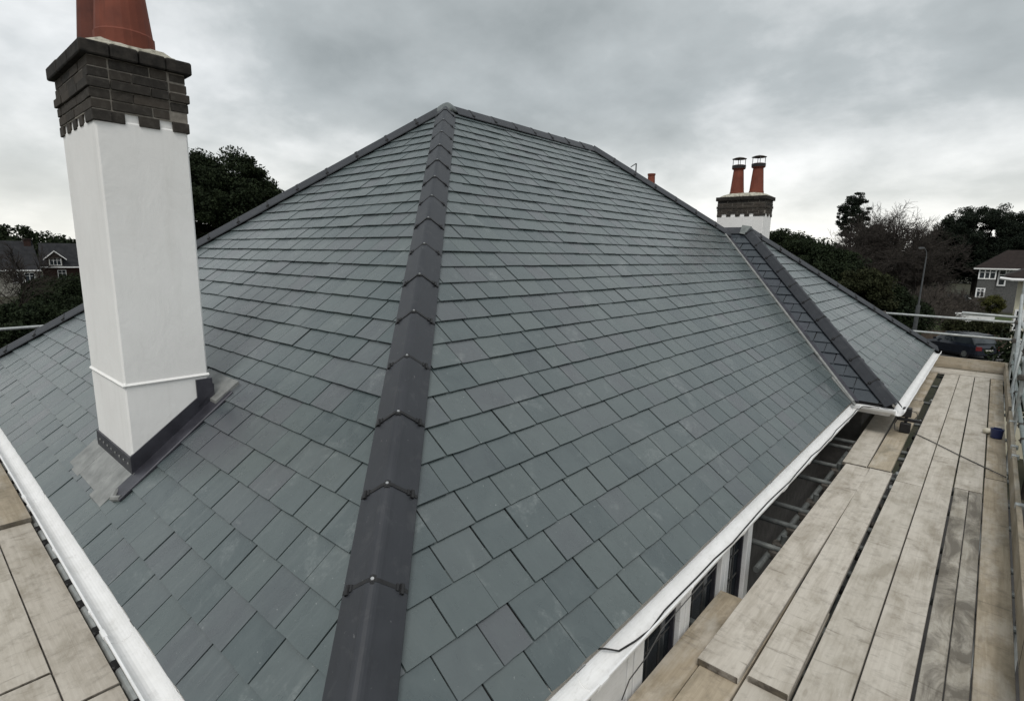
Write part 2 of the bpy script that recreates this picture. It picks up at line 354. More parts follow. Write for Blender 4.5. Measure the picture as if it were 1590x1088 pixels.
# ================================================================ SETTING
GZ = -4.3
MB().add([(-1500, -1500, GZ), (1500, -1500, GZ), (1500, 1500, GZ), (-1500, 1500, GZ)], [(0, 1, 2, 3)]).build('ground', 'earth', kind='structure')
MB().box(-14, 3.4, -4, 18, GZ-0.1, GZ+0.02).build('patio', 'patio', kind='structure')
rd = MB().box(-60, 60, 40.0, 47.6, GZ-0.2, GZ+0.012).build('road', 'asphalt', kind='structure')
MB().box(-60, 60, 47.6, 49.2, GZ-0.2, GZ+0.13).build('pavement', 'patio', kind='structure')
MB().box(-14, 8, 56, 84, GZ-0.2, GZ+0.05).build('lawn', 'lawn_green', kind='structure')
MB().box(-60, 60, 88, 100, GZ-0.2, GZ+0.016).build('road', 'asphalt', kind='structure')

# ================================================================ THE HOUSE
TP = 0.781556; PITCH = math.atan(TP); CP, SP = math.cos(PITCH), math.sin(PITCH)
HW = 4.8844; LY = 13.474; RY = 8.59           # half span, main length, far ridge end
APEX = arr(-HW, HW, HW*TP); RIDGE_END = arr(-HW, RY, HW*TP)
WX, WY0, WY1 = 0.45, 7.65, 13.65; WH = (WY1-WY0)/2; WAP = arr(WX-WH, WY0+WH, WH*TP)
G_, SWD = 0.20, 0.263
house = thing('slate_roofed_house', (-4.9, 6.7, GZ), 'large house with grey slate hipped roof, white chimneys and white gutters', 'house')

class Slope:
    """O origin on eave, U along eave, V up the slope, Nn normal"""
    def __init__(s, O, U, V): s.O, s.U, s.V = O, U, V; s.N = np.cross(U, V); s.N = s.N if s.N[2] > 0 else -s.N
    def P(s, u, v, h): return s.O + s.U*u + s.V*v + s.N*(h-0.016)
def clip(poly, a, b, c):
    """keep a*u+b*v<=c"""
    res = []
    for i in range(len(poly)):
        p, q = poly[i], poly[(i+1) % len(poly)]; dp, dq = a*p[0]+b*p[1]-c, a*q[0]+b*q[1]-c
        if dp <= 0: res.append(p)
        if dp*dq < 0: t = dp/(dp-dq); res.append((p[0]+t*(q[0]-p[0]), p[1]+t*(q[1]-p[1])))
    return res
SL_T, SL_A, SL_B, SL_LEN = 0.0070, 0.0188, 0.001, 0.27
def slate_poly(w, k):
    rs = random.Random(k); j = lambda a: rs.uniform(-a, a)
    return [(-w/2+j(.0015), j(.0025)), (-w/5, j(.0028)), (w/5, j(.0028)), (w/2+j(.0015), j(.0025)), (w/2+j(.0015), SL_LEN), (-w/2+j(.0015), SL_LEN)]
def sl_h(v): return SL_A + (SL_B-SL_A)*v/SL_LEN
VARIANTS = {}
def variant(wkey, k, mat='slate'):
    key = (wkey, k, mat)
    if key not in VARIANTS:
        m = MB(); poly = slate_poly(wkey/2000, k)
        m.prism([(u, v, sl_h(v)) for u, v in poly], [(u, v, sl_h(v)+SL_T) for u, v in poly])
        VARIANTS[key] = m.mesh('slate', mat)
    return VARIANTS[key]
SLATES = []     # (area, slope_key, kind, data)
def lay(key, S, cuts, umin, umax, vmax, wfull=SWD, skip=None):
    r = 0
    while r*G_ < vmax:
        v0 = r*G_; u = umin - wfull*(0.5 if r % 2 else 0.0) - random.uniform(0, 0.008)
        if r % 2 == 0 and random.random() < .0: u -= 0.1
        while u < umax:
            w = wfull
            if random.random() < 0.05: w = random.choice((0.20, 0.175, 0.305))
            uc = u + w/2; u += w
            jw = random.choice((0.006, 0.008, 0.008, 0.011, 0.015)); wid = w - jw
            base = [(-wid/2, 0), (wid/2, 0), (wid/2, SL_LEN), (-wid/2, SL_LEN)]
            poly = base
            for a, b, c in cuts:
                poly = clip(poly, a, b, c - a*uc - b*v0)
                if len(poly) < 3: break
            if len(poly) < 3: continue
            area = 0.5*abs(sum(poly[i][0]*poly[(i+1) % len(poly)][1]-poly[(i+1) % len(poly)][0]*poly[i][1] for i in range(len(poly))))
            if area < 0.0008: continue
            if skip and skip(uc, v0): continue
            full = len(poly) == 4 and abs(area - wid*SL_LEN) < 1e-6
            c3 = S.P(uc, v0+G_/2, 0.02)
            qs = [project(S.P(uc+p[0], v0+min(p[1], G_), 0.02)) for p in poly]
            if min(q[2] for q in qs) < 0.2: ar = 0
            else:
                ar = 0.5*abs(sum(qs[i][0]*qs[(i+1) % len(qs)][1]-qs[(i+1) % len(qs)][0]*qs[i][1] for i in range(len(qs))))
                mx, my, _ = project(c3)
                if not (0 <= mx <= IMG_W and 0 <= my <= IMG_H): ar = 0
            SLATES.append((ar, key, full, uc, v0, wid, poly, random.randrange(8), random.uniform(-.0012, .0045), random.uniform(-.006, .006)))
        r += 1
def slope_mat(S, uc, v0, dh, rot):
    o = S.P(uc, v0, dh); c, s_ = math.cos(rot), math.sin(rot)
    U = S.U*c + S.V*s_; V = S.V*c - S.U*s_
    Nn = S.N
    if np.cross(U, V) @ Nn < 0: U = -U            # keep it right-handed, slates are symmetric
    return Matrix(((U[0], V[0], Nn[0], o[0]), (U[1], V[1], Nn[1], o[1]), (U[2], V[2], Nn[2], o[2]), (0, 0, 0, 1)))
S_R = Slope(arr(0, 0, 0), arr(0, 1, 0), arr(-CP, 0, SP))
S_L = Slope(arr(0, 0, 0), arr(1, 0, 0), arr(0, CP, SP))
S_WN = Slope(arr(0, WY0, 0), arr(1, 0, 0), arr(0, CP, SP))
S_WR = Slope(arr(WX, 0, 0), arr(0, 1, 0), arr(-CP, 0, SP))
CX0, CX1, CY0, CY1 = -4.01, -3.13, 0.37, 0.90          # near chimney footprint
VMAX = HW/CP
lay('right', S_R, [(-1, CP, -0.05), (1, -CP, WY0-0.10), (1, CP, LY-0.05)], 0.0, 11.0, VMAX-0.08)
lay('left', S_L, [(1, CP, -0.05), (-1, CP, 2*HW-0.05)], -2*HW, 0.0, VMAX-0.08, skip=lambda u, v: CX0+.1 < u < CX1-.1 and CY0-.02 < v*CP and (v+G_)*CP < CY1)
lay('wing_near', S_WN, [(1, CP, WX-0.05), (-1, -CP, -0.035)], -WH-0.5, WX, WH/CP-0.08, wfull=0.33)
lay('wing_right', S_WR, [(-1, CP, -WY0-0.05), (1, CP, WY1-0.05)], WY0, WY1, WH/CP-0.08)
def deck(name, pts, lab=None):
    pts = [arr(*p)-arr(0, 0, 0.022) for p in pts]; n = np.cross(pts[1]-pts[0], pts[2]-pts[0]); n = unit(n); n = n if n[2] > 0 else -n
    return MB().prism([p-n*0.03 for p in pts], pts).build(name, 'deck_felt', house)
D_ = {}
D_['right'] = deck('roof_slope', [(-.07, .07, .055), (-.07, WY0, .055), tuple(arr(-WH, WY0+WH, WH*TP)*1.0), tuple(RIDGE_END), tuple(APEX)])
D_['left'] = deck('roof_slope', [(-2*HW+.07, .07, .055), (-.07, .07, .055), tuple(APEX)])
D_['wing_near'] = deck('roof_slope', [(0, WY0, 0), (WX, WY0, 0), tuple(WAP), (-WH, WY0+WH, WH*TP)])
D_['wing_right'] = deck('roof_slope', [(WX-.07, WY0+.07, .055), (WX-.07, WY1-.07, .055), tuple(WAP)])
deck('roof_slope', [(-2*HW, 0, 0), (-2*HW, LY, 0), tuple(RIDGE_END), tuple(APEX)])
deck('roof_slope', [(-2*HW, LY, 0), (0, LY, 0), tuple(RIDGE_END)])
deck('roof_slope', [(WX, WY1, 0), tuple(WAP), (-WH, WY0+WH, WH*TP), (0-.2, WY1, 0)])
SLP = {'right': S_R, 'left': S_L, 'wing_near': S_WN, 'wing_right': S_WR}
order = sorted(range(len(SLATES)), key=lambda i: -SLATES[i][0]); chosen = set(order[:300])
rest = {k: MB() for k in SLP}
for i, (ar, key, full, uc, v0, w, poly, k, dh, rot) in enumerate(SLATES):
    S = SLP[key]; smat = 'slate_shaded' if key == 'wing_near' else 'slate'
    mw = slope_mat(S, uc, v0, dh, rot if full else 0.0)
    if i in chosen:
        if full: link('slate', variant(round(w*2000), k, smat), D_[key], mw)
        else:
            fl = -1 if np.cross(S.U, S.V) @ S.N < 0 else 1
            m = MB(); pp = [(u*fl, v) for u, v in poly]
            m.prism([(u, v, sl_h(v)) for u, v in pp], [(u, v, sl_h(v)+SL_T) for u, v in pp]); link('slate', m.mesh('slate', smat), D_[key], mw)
    else:
        fl = -1 if np.cross(S.U, S.V) @ S.N < 0 else 1
        pp = slate_poly(w, k) if full else [(u*fl, v) for u, v in poly]
        T = np.array(mw)
        f3 = lambda u, v, h: (T @ np.array([u, v, h, 1.0]))[:3]
        rest[key].prism([f3(u, v, sl_h(v)) for u, v in pp], [f3(u, v, sl_h(v)+SL_T) for u, v in pp])
for k, m in rest.items():
    if m.v: m.build('slates', 'slate_shaded' if k == 'wing_near' else 'slate', D_[k], kind='stuff')

# ---- hip and ridge tiles
def cap_run(name, A, B, wa, wb, start, spacing=0.4758, width=0.150, crest=0.086, skirt=0.040, th=0.013, screws=True, last=None):
    """angular cap tiles from A (low) to B (high); wa, wb: points on the two slopes beside the line (give the wing directions)"""
    A, B = arr(*A), arr(*B); T = unit(B-A); Ltot = np.linalg.norm(B-A)
    def wing(p): d = arr(*p)-A; d = d - T*(d@T); return unit(d)
    a, b = wing(wa), wing(wb); K = unit(-(a+b))
    if K[2] < 0: K = -K
    ck = crest/max(0.3, K[2])*0.98
    ea, eb = a*width + K*skirt, b*width + K*skirt
    top = K*ck
    ia, ib = ea*0.30 + top*0.70, eb*0.30 + top*0.70; hi = top + K*0.010
    bz_ = [ia*(1-t)**2 + hi*2*t*(1-t) + ib*t*t for t in (0.0, .14, .28, .40, .5, .6, .72, .86, 1.0)]
    top = bz_[4]
    line = [ea, ea*0.55+ia*0.45 + K*0.002] + bz_ + [eb*0.55+ib*0.45 + K*0.002, eb]
    def ring(p, o=0.0, t=th):
        outp = [p + q + K*o for q in line]; inn = [p + q + K*(o-t) for q in reversed(line)]
        return outp + inn
    s = 0.0; nxt = start if start > 0.12 else start+spacing
    edges = [0.0]
    while nxt < Ltot - 0.1: edges.append(nxt); nxt += spacing
    edges.append(Ltot if last is None else Ltot-last)
    for i in range(len(edges)-1):
        p0, p1 = A + T*(edges[i]+0.004), A + T*(edges[i+1]-0.004)
        jit = random.uniform(-.004, .004)
        tile = MB().loft([ring(p0, 0.002+jit), ring(p1, 0.0+jit)]).build(name, 'hip_tile', house)
        if i+1 < len(edges)-1:
            p = A + T*edges[i+1]
            st = MB().loft([ring(p-T*0.010, 0.006, 0.02), ring(p+T*0.008, 0.006, 0.02)])
            for q in (line[1]*0.55+line[0]*0.45, line[-2]*0.55+line[-1]*0.45):
                c = p + q + K*0.006
                st.tube([c-T*0.024, c+T*0.020], 0.011, 6); 
                c2 = c*1.0 + (top-q)*0.16
                st.tube([c2-T*0.016, c2+T*0.014], 0.008, 6)
            st.tube([p+top-K*0.008-T*0.02, p+top-K*0.008+T*0.02], 0.016, 6)
            st.build('union_strap', 'union_black', tile)
            if screws:
                MB().tube([p+top+K*0.002, p+top+K*0.012], [0.009, 0.0075], 8).build('screw', 'screw_steel', tile)
cap_run('hip_tile', (0, 0, 0), APEX - unit(APEX)*0.16, (0, 1, 0), (-1, 0, 0), 0.462)
lh0 = arr(-2*HW, 0, 0); cap_run('hip_tile', lh0, APEX - unit(APEX-lh0)*0.1, lh0+arr(1, 0, 0), lh0+arr(0, 1, 0), 0.3, screws=False)
cap_run('ridge_tile', APEX + arr(0, .12, 0), RIDGE_END, APEX+arr(1, .12, -TP), APEX+arr(-1, .12, -TP), 0.33, screws=False)
fh0 = arr(0, LY, 0)
cap_run('hip_tile', fh0+ (RIDGE_END-fh0)*0.48, RIDGE_END, fh0+(RIDGE_END-fh0)*0.48+arr(0, -1, 0), fh0+(RIDGE_END-fh0)*0.48+arr(-1, 0, 0), 0.3, screws=False)
cap_run('hip_tile', (WX, WY0, 0), WAP, (WX, WY0+1, 0), (WX-1, WY0, 0), 0.43, screws=False, width=0.125)
cap_run('hip_tile', (WX, WY1, 0), WAP, (WX, WY1-1, 0), (WX-1, WY1, 0), 0.3, screws=False, width=0.13)
cap_run('ridge_tile', WAP+arr(-0.55, 0, 0), WAP, WAP+arr(-.55, 1, -TP), WAP+arr(-.55, -1, -TP), 0.5, screws=False)
# lead saddle over the apex where three tile runs meet
sd_ = MB(); rings = []
for t, hgt in ((1.0, -0.085), (0.84, -0.030), (0.58, 0.012), (0.28, 0.034), (0.07, 0.040)):
    ring = []
    for k in range(24):
        a = 2*math.pi*k/24; d = arr(math.cos(a), math.sin(a), 0)
        lobes = [(arr(1, -1, 0)/math.sqrt(2), 0.25, .55), (arr(-1, -1, 0)/math.sqrt(2), 0.19, .5), (arr(0, 1, 0), 0.2, 0)]
        r = 0.125 + sum(max(0, d@l)**4*(L-0.125) for l, L, _ in lobes)
        p = APEX + d*r*t
        p[2] = APEX[2] + 0.052 + hgt - max(0, -d[1])*r*t*0.38
        ring.append(p)
    rings.append(ring)
sd_.loft(rings).build('apex_saddle', 'lead_saddle', house, smooth=True)
# wing top saddle
MB().loft([[WAP+arr(.10, -.16, -.10), WAP+arr(.14, .16, -.10), WAP+arr(-.1, .16, -.05), WAP+arr(-.1, -.16, -.05)],
           [WAP+arr(.05, -.05, .085), WAP+arr(.05, .05, .085), WAP+arr(-.1, .04, .11), WAP+arr(-.1, -.04, .11)]]).build('wing_saddle', 'lead_saddle', house, smooth=False)
# ---- lead valley between main slope and wing
val = MB(); va, vb = arr(0.02, WY0-0.02, 0), arr(-WH, WY0+WH, WH*TP)
for side, S, w in ((-1, arr(0, -1, 0), 0.135), (1, arr(1, 0, 0), 0.045)):
    val.prism([va+S*0.0+arr(0, 0, -.01), va+S*w+arr(0, 0, -.012), vb+S*w+arr(0, 0, -.012), vb+arr(0, 0, -.01)],
              [va+arr(0, 0, .0), va+S*w+arr(0, 0, .004), vb+S*w+arr(0, 0, .004), vb+arr(0, 0, .0)])
val.build('lead_valley', 'lead_dark', house)
VT = unit(vb-va)
val = MB().tube([va+arr(0, -.13, .012), vb+arr(0, -.13, .012)], 0.021, 8); val.build('valley_roll', 'lead_grey', house)
# foot of the valley: dressed lead over the gutter
ft = MB(); q0 = arr(0.05, WY0-.36, -0.03)
ft.prism([(0.045, WY0-.22, -.026), (0.045, WY0-.10, -.030), (-.30, WY0+.16, .215), (-.30, WY0+.06, .222)], [(0.045, WY0-.22, -.006), (0.045, WY0-.10, -.014), (-.30, WY0+.16, .250), (-.30, WY0+.06, .252)])
ft.build('valley_foot', 'lead_grey', house)

# ---- chimneys
def chimney(x0, x1, y0, y1, zbase, zw, ztop, dents_x, dents_y, bead=None):
    sh = MB().cbox(x0, x1, y0, y1, zbase, zw+0.012, 0.012)
    # white infill between the dentil bricks is part of the rendered shaft; the core carries the brickwork
    core = sh.build('chimney', 'white_render', house, smooth=False)
    MB().box(x0-.004, x1+.004, y0-.004, y1+.004, zw+(ztop-zw)/6-.004, ztop+.003).build('mortar_core', 'mortar', core)
    nrow = 6; hrow = (ztop-zw)/nrow
    outs = [0.008, 0.009, 0.012, 0.024, 0.011, 0.009]
    def brick(a0, a1, b0, b1, z0, z1):
        j = lambda: random.uniform(-.0025, .0025)
        MB().cbox(a0+j(), a1+j(), b0+j(), b1+j(), z0+j()*.4, z1+j()*.4, 0.003).build('brick', 'dark_brick', core)
    for r in range(nrow):
        z0, z1 = zw + r*hrow + .004, zw + (r+1)*hrow - .004; o = outs[r]
        if r == 0:
            for (a, b) in dents_x:
                brick(x0+a*(x1-x0), x0+b*(x1-x0), y0-o, y0+.09, z0-.01, z1)
                brick(x0+a*(x1-x0), x0+b*(x1-x0), y1-.09, y1+o, z0-.01, z1)
            for (a, b) in dents_y:
                if a > 0.02: brick(x1-.09, x1+o, y0+a*(y1-y0), y0+b*(y1-y0)-.002, z0-.01, z1)
                if a > 0.02: brick(x0-o, x0+.09, y0+a*(y1-y0), y0+b*(y1-y0)-.002, z0-.01, z1)
            # infill render strips
            inf = MB(); inf.box(x0+.006, x1-.006, y0+.006, y1-.006, zw+.01, z1); inf.build('render_infill', 'white_render', core)
            continue
        L = 0.225; off = 0.0 if r % 2 else 0.11
        xs = [x0-o]; xx = x0-o+off if off else x0-o+L
        while xx < x1+o-.06: xs.append(xx); xx += L
        xs.append(x1+o)
        for a, b in zip(xs, xs[1:]):
            brick(a+.004, b-.004, y0-o, y0+.095, z0, z1); brick(a+.004, b-.004, y1-.095, y1+o, z0, z1)
        ys = [y0+.1]; yy = y0+.1+(0.225 if r % 2 else .12)
        while yy < y1-.15: ys.append(yy); yy += L
        ys.append(y1-.1)
        for a, b in zip(ys, ys[1:]):
            brick(x1-.095, x1+o, a+.004, b-.004, z0, z1); brick(x0-o, x0+.095, a+.004, b-.004, z0, z1)
    # projecting cap course: bricks on bed, overhanging
    oh = 0.045
    n = max(3, round((x1-x0+2*oh)/0.3)); w = (x1-x0+2*oh)/n
    for i in range(n):
        a, b = x0-oh+i*w, x0-oh+(i+1)*w
        for (c0, c1) in ((y0-oh, y0+.11), (y1-.11, y1+oh)):
            MB().cbox(a+.003, b-.003, c0, c1, ztop+.002, ztop+.082+random.uniform(-.003, .003), 0.008).build('cap_stone', 'brick_black', core)
    for (c0, c1) in ((x1-.11, x1+oh), (x0-oh, x0+.11)):
        MB().cbox(c0, c1, y0+.113, (y0+y1)/2-.003, ztop+.002, ztop+.082, 0.008).build('cap_stone', 'brick_black', core)
        MB().cbox(c0, c1, (y0+y1)/2+.003, y1-.113, ztop+.002, ztop+.082, 0.008).build('cap_stone', 'brick_black', core)
    # flaunching
    fl = MB(); cx, cy = (x0+x1)/2, (y0+y1)/2; rings = []
    hx, hy = (x1-x0)/2+oh-.02, (y1-y0)/2+oh-.02
    for t, z in ((1.0, .07), (.99, .088), (.93, .108), (.82, .135), (.66, .160), (.45, .172)):
        ring = []
        for k in range(28):
            a = 2*math.pi*k/28; c, s_ = math.cos(a), math.sin(a); q = 1/max(abs(c), abs(s_))**0.9
            ring.append((cx+hx*t*c*q*random.uniform(.985, 1.0), cy+hy*t*s_*q*random.uniform(.985, 1.0), ztop+z+random.uniform(-.006, .006)))
        rings.append(ring)
    fl.loft(rings).build('flaunching', 'lichen_mortar', core, smooth=True)
    return core
def pot(core, x, y, z, r=0.145, h=0.6, cowl=True, mat='terracotta'):
    MB().lathe((x, y, z), [(r*1.02, -.06), (r*1.02, .05), (r*.97, .06), (r*.72, h*.80), (r*.70, h*.84), (r*.9, h*.86), (r*.92, h*.93), (r*.78, h*.95), (r*.76, h)], 22).build('chimney_pot', mat, core, smooth=False)
    if cowl:
        c = MB().lathe((x, y, z), [(r*.80, h*.875), (r*.96, h*.88), (r*.97, h*.985), (r*.82, h*.99)], 22).build('collar', 'union_black', core)
        MB().lathe((x, y, z), [(r*1.0, h+.125), (r*1.04, h+.13), (r*.6, h+.155), (r*.08, h+.172)], 18).build('cowl_cap', 'coupler_steel', core)
        for k in range(4):
            a = k*math.pi/2+.5; MB().tube([(x+.85*r*math.cos(a), y+.85*r*math.sin(a), z+h-.02), (x+.85*r*math.cos(a), y+.85*r*math.sin(a), z+h+.14)], .007, 5).build('cowl_leg', 'galvanised_dull', core)
ch1 = chimney(CX0, CX1, CY0, CY1, 0.0, 2.63, 3.0, [(-.02, .10), (.21, .31), (.41, .51), (.61, .71), (.81, 1.015)], [(.0, .3), (.46, .68), (.84, 1.02)])
# the long visible face (+X): quoin brick at the near corner, then dentils
MB().cbox(CX1-.09, CX1+.0085, CY0-.0085, CY0+.165, 2.622, 2.688, .004).build('brick', 'dark_brick', ch1)
pot(ch1, -3.34, .635, 3.165, 0.168, 0.62); pot(ch1, -3.86, .63, 3.165, 0.15, 0.62, mat='terracotta_dark')
bead = MB()
bz = 0.925
for (a0, a1, b0, b1) in ((CX0-.011, CX1+.011, CY0-.011, CY0+.01), (CX1-.01, CX1+.011, CY0+.01, CY1+.005), (CX0-.011, CX0+.01, CY0+.01, CY1+.005)):
    bead.prism([(a0+.007, b0+.007, bz-.016), (a1-.007, b0+.007, bz-.016), (a1-.007, b1, bz-.016), (a0+.007, b1, bz-.016)], [(a0, b0, bz-.004), (a1, b0, bz-.004), (a1, b1, bz-.004), (a0, b1, bz-.004)])
    bead.prism([(a0, b0, bz-.004), (a1, b0, bz-.004), (a1, b1, bz-.004), (a0, b1, bz-.004)], [(a0+.010, b0+.010, bz+.010), (a1-.010, b0+.010, bz+.010), (a1-.010, b1, bz+.010), (a0+.010, b1, bz+.010)])
bead.build('render_bead', 'white_render', ch1)
# lead work
def zl(y): return y*TP
up = 0.115
fl = MB()   # side upstand + flange on the +X face
fl.prism([(CX1-.01, CY0-.01, zl(CY0)-.05), (CX1-.01, CY1+.03, zl(CY1)-.05), (CX1-.01, CY1+.03, zl(CY1)+up+.03), (CX1-.01, CY0-.01, zl(CY0)+up+.02)],
         [(CX1+.012, CY0-.012, zl(CY0)-.05), (CX1+.012, CY1+.03, zl(CY1)-.05), (CX1+.012, CY1+.03, zl(CY1)+up+.03), (CX1+.012, CY0-.012, zl(CY0)+up+.02)])
fl.build('side_flashing', 'lead_dark', ch1)
fg = MB(); yA, yB = CY0-.13, CY1+.10
fg.prism([(CX1, yA, zl(yA)-.01), (CX1+.17, yA, zl(yA)-.01), (CX1+.17, yB, zl(yB)-.01), (CX1, yB, zl(yB)-.01)],
         [(CX1, yA, zl(yA)+.020), (CX1+.17, yA, zl(yA)+.016), (CX1+.17, yB, zl(yB)+.016), (CX1, yB, zl(yB)+.020)])
fg.build('lead_soaker', 'lead_dark', ch1)
MB().tube([(CX1+.165, yA-.005, zl(yA)+.012), (CX1+.165, yB, zl(yB)+.012)], .010, 6).build('lead_welt', 'lead_dark', ch1)
MB().tube([(CX1+.01, yA+.02, zl(yA)+.024), (CX1+.09, yA-.02, zl(yA)+.008), (CX1+.16, yA+.01, zl(yA)+.020)], .022, 8).build('lead_dressing', 'lead_grey', ch1)
fr = MB(); fr.box(CX0-.012, CX1+.013, CY0-.013, CY0+.01, zl(CY0)-.06, zl(CY0)+up+.01); frm = fr.build('front_flashing', 'lead_dark', ch1)
for k in range(8):
    xx = CX0+.08+k*.105; MB().cbox(xx, xx+.022, CY0-.019, CY0-.012, zl(CY0)+.065, zl(CY0)+.080, .002).build('lead_clip', 'lead_grey', ch1)
ap = MB()
for (a, b, d) in ((CX0-.14, CX0+.20, .20), (CX0+.203, CX0+.62, .185), (CX0+.623, CX1+.02, .215)):
    yA = CY0-d
    ap.prism([(a, yA, zl(yA)-.002), (b, yA, zl(yA)-.002), (b, CY0, zl(CY0)-.002), (a, CY0, zl(CY0)-.002)], [(a, yA, zl(yA)+.013), (b, yA, zl(yA)+.013), (b, CY0, zl(CY0)+.02), (a, CY0, zl(CY0)+.02)])
ap.build('lead_apron', 'lead_grey', ch1)
MB().prism([(CX1-.03, CY1-.09, .69), (CX1+.016, CY1-.09, .69), (CX1+.016, CY1+.02, .80), (CX1-.03, CY1+.02, .80)], [(CX1-.03, CY1-.09, .895), (CX1+.016, CY1-.09, .895), (CX1+.016, CY1+.02, .895), (CX1-.03, CY1+.02, .895)]).build('corner_flashing', 'lead_dark', ch1)
bk = MB().prism([(CX0-.1, CY1-.005, zl(CY1)-.02), (CX1+.115, CY1-.005, zl(CY1)-.02), (CX1+.115, CY1+.17, zl(CY1+.17)+.0), (CX0-.1, CY1+.17, zl(CY1+.17)+.0)],
                [(CX0-.1, CY1-.005, zl(CY1)+.05), (CX1+.115, CY1-.005, zl(CY1)+.034), (CX1+.115, CY1+.17, zl(CY1+.17)+.024), (CX0-.1, CY1+.17, zl(CY1+.17)+.024)])
bk.build('back_gutter_lead', 'lead_grey', ch1)
# far chimney
ch2 = chimney(-3.70, -2.70, 12.0, 12.55, -0.4, 2.72, 3.06, [(-.01, .10), (.20, .30), (.40, .50), (.60, .70), (.79, 1.01)], [(.0, .2), (.42, .6), (.82, 1.02)])
pot(ch2, -3.40, 12.27, 3.21, 0.15, 0.64); pot(ch2, -2.98, 12.27, 3.21, 0.15, 0.64)

# ---- walls, fascias, soffits
wl_ = MB(); wl_.box(-2*HW+.38, -.38, .38, LY-.38, GZ, -.136); wl_.box(-1.4, WX-.38, WY0+.36, WY1-.38, GZ, -.138); wl_.build('wall', 'grey_render', house)
fa = MB()
fa.box(-2*HW+.03, -.055, .045, .065, -.150, -.034); fa.box(-.065, -.045, .045, WY0+.04, -.150, -.034)
fa.box(-.045, WX-.05, WY0+.045, WY0+.065, -.150, -.034); fa.box(WX-.065, WX-.045, WY0+.066, WY1-.05, -.150, -.034)
fa.build('fascia', 'white_upvc', house)
sf = MB(); sf.box(-2*HW+.05, -.07, .066, .40, -.149, -.132); sf.box(-.40, -.066, .41, WY0+.05, -.149, -.132); sf.box(-.6, WX-.07, WY0+.07, WY0+.40, -.149, -.132); sf.box(WX-.40, WX-.07, WY0+.41, WY1-.06, -.149, -.132)
sf.build('soffit', 'white_upvc', house)
# ---- gutters
def gutter(A, B, outw, brackets):
    A, B = arr(*A), arr(*B); T = unit(B-A); O = arr(*outw); Z = arr(0, 0, 1); r = 0.060
    def ring(p, ro, ri):
        a = [p + O*(-math.cos(t)*ro) + Z*(-math.sin(t)*ro*0.95) for t in np.linspace(0, math.pi, 13)]
        b = [p + O*(-math.cos(t)*ri) + Z*(-math.sin(t)*ri*0.95) for t in np.linspace(math.pi, 0, 13)]
        hl = .009 + (ro-r)*.5; lip = [p+O*(ro+.004)+Z*.0, p+O*(ro+.004)+Z*hl, p+O*(ri-.003)+Z*hl]
        return a + lip + b
    g = MB().loft([ring(A, r, r-.003), ring(B, r, r-.003)]).build('gutter', 'white_upvc', house, smooth=False)
    for s in brackets:
        p = A + T*s
        MB().loft([ring(p-T*.035, r+.006, r-.006), ring(p+T*.035, r+.006, r-.006)]).build('gutter_joint', 'white_upvc', g)
    L = np.linalg.norm(B-A); k = 0.5
    while k < L-.2:
        if min([abs(k-q) for q in brackets] or [9]) < .12: k += .9; continue
        p = A+T*k; MB().loft([ring(p-T*.012, r+.005, r-.002), ring(p+T*.012, r+.005, r-.002)]).build('gutter_bracket', 'white_upvc', g); k += 0.9
    return g
gz = -.036
gutter((-2*HW-.06, -.052, gz), (-.0, -.052, gz), (0, -1, 0), (5.7, 7.95))
gutter((.052, -.06, gz), (.052, WY0-.065, gz), (1, 0, 0), (1.35, 4.2))
gutter((-.015, WY0-.052, gz-.002), (WX+.03, WY0-.052, gz-.002), (0, -1, 0), ())
gutter((WX+.052, WY0-.10, gz), (WX+.052, WY1+.06, gz), (1, 0, 0), (.10, 2.6))
# ---- bay window under the right-hand eave
def window_bay():
    px = 0.0
    posts = [(.90, .95), (1.36, 1.43), (1.715, 1.77), (1.785, 1.89), (2.36, 2.43), (2.44, 2.51), (3.03, 3.10), (3.11, 3.18), (3.58, 3.68)]
    wnd = MB().box(px-.10, px-.002, .9, 3.68, -.20, -.152).build('window', 'white_upvc', house)
    for a, b in posts: MB().cbox(px-.07, px+.012, a, b, -1.75, -.202, .004).build('window_post', 'white_upvc', wnd)
    MB().cbox(px-.07, px+.004, 1.432, 1.713, -1.75, -.202, .004).build('infill_panel', 'white_upvc', wnd)
    MB().cbox(px-.07, px+.02, .9, 3.68, -1.84, -1.752, .004).build('window_sill', 'white_upvc', wnd)
    for a, b in ((.95, 1.36), (1.89, 2.36), (2.51, 3.03), (3.18, 3.58)):
        MB().box(px-.060, px-.048, a, b, -1.75, -.202).build('pane', 'window_glass', wnd)
        fr_ = MB(); fr_.cbox(px-.048, px-.02, a, a+.022, -1.75, -.202, .003); fr_.cbox(px-.048, px-.02, b-.022, b, -1.75, -.202, .003); fr_.cbox(px-.048, px-.02, a+.022, b-.022, -.23, -.202, .003)
        fr_.build('sash', 'lead_dark', wnd)
        for i in range(1, 3):
            y = a+(b-a)*i/3; MB().box(px-.048, px-.042, y-.005, y+.005, -1.75, -.23).build('glazing_bar', 'cable_grey', wnd)
        for z in (-.42, -.62): MB().box(px-.0479, px-.043, a+.022, b-.022, z-.005, z+.005).build('glazing_bar', 'cable_grey', wnd)
    MB().cbox(px-.047, px+.010, .952, 1.358, -.40, -.33, .004).build('transom_bar', 'white_upvc', wnd)
    # flanking bay cheek and apron below
    MB().box(-.39, px-.005, .88, 3.70, GZ, -1.842).build('bay_apron', 'grey_render', house)
window_bay()

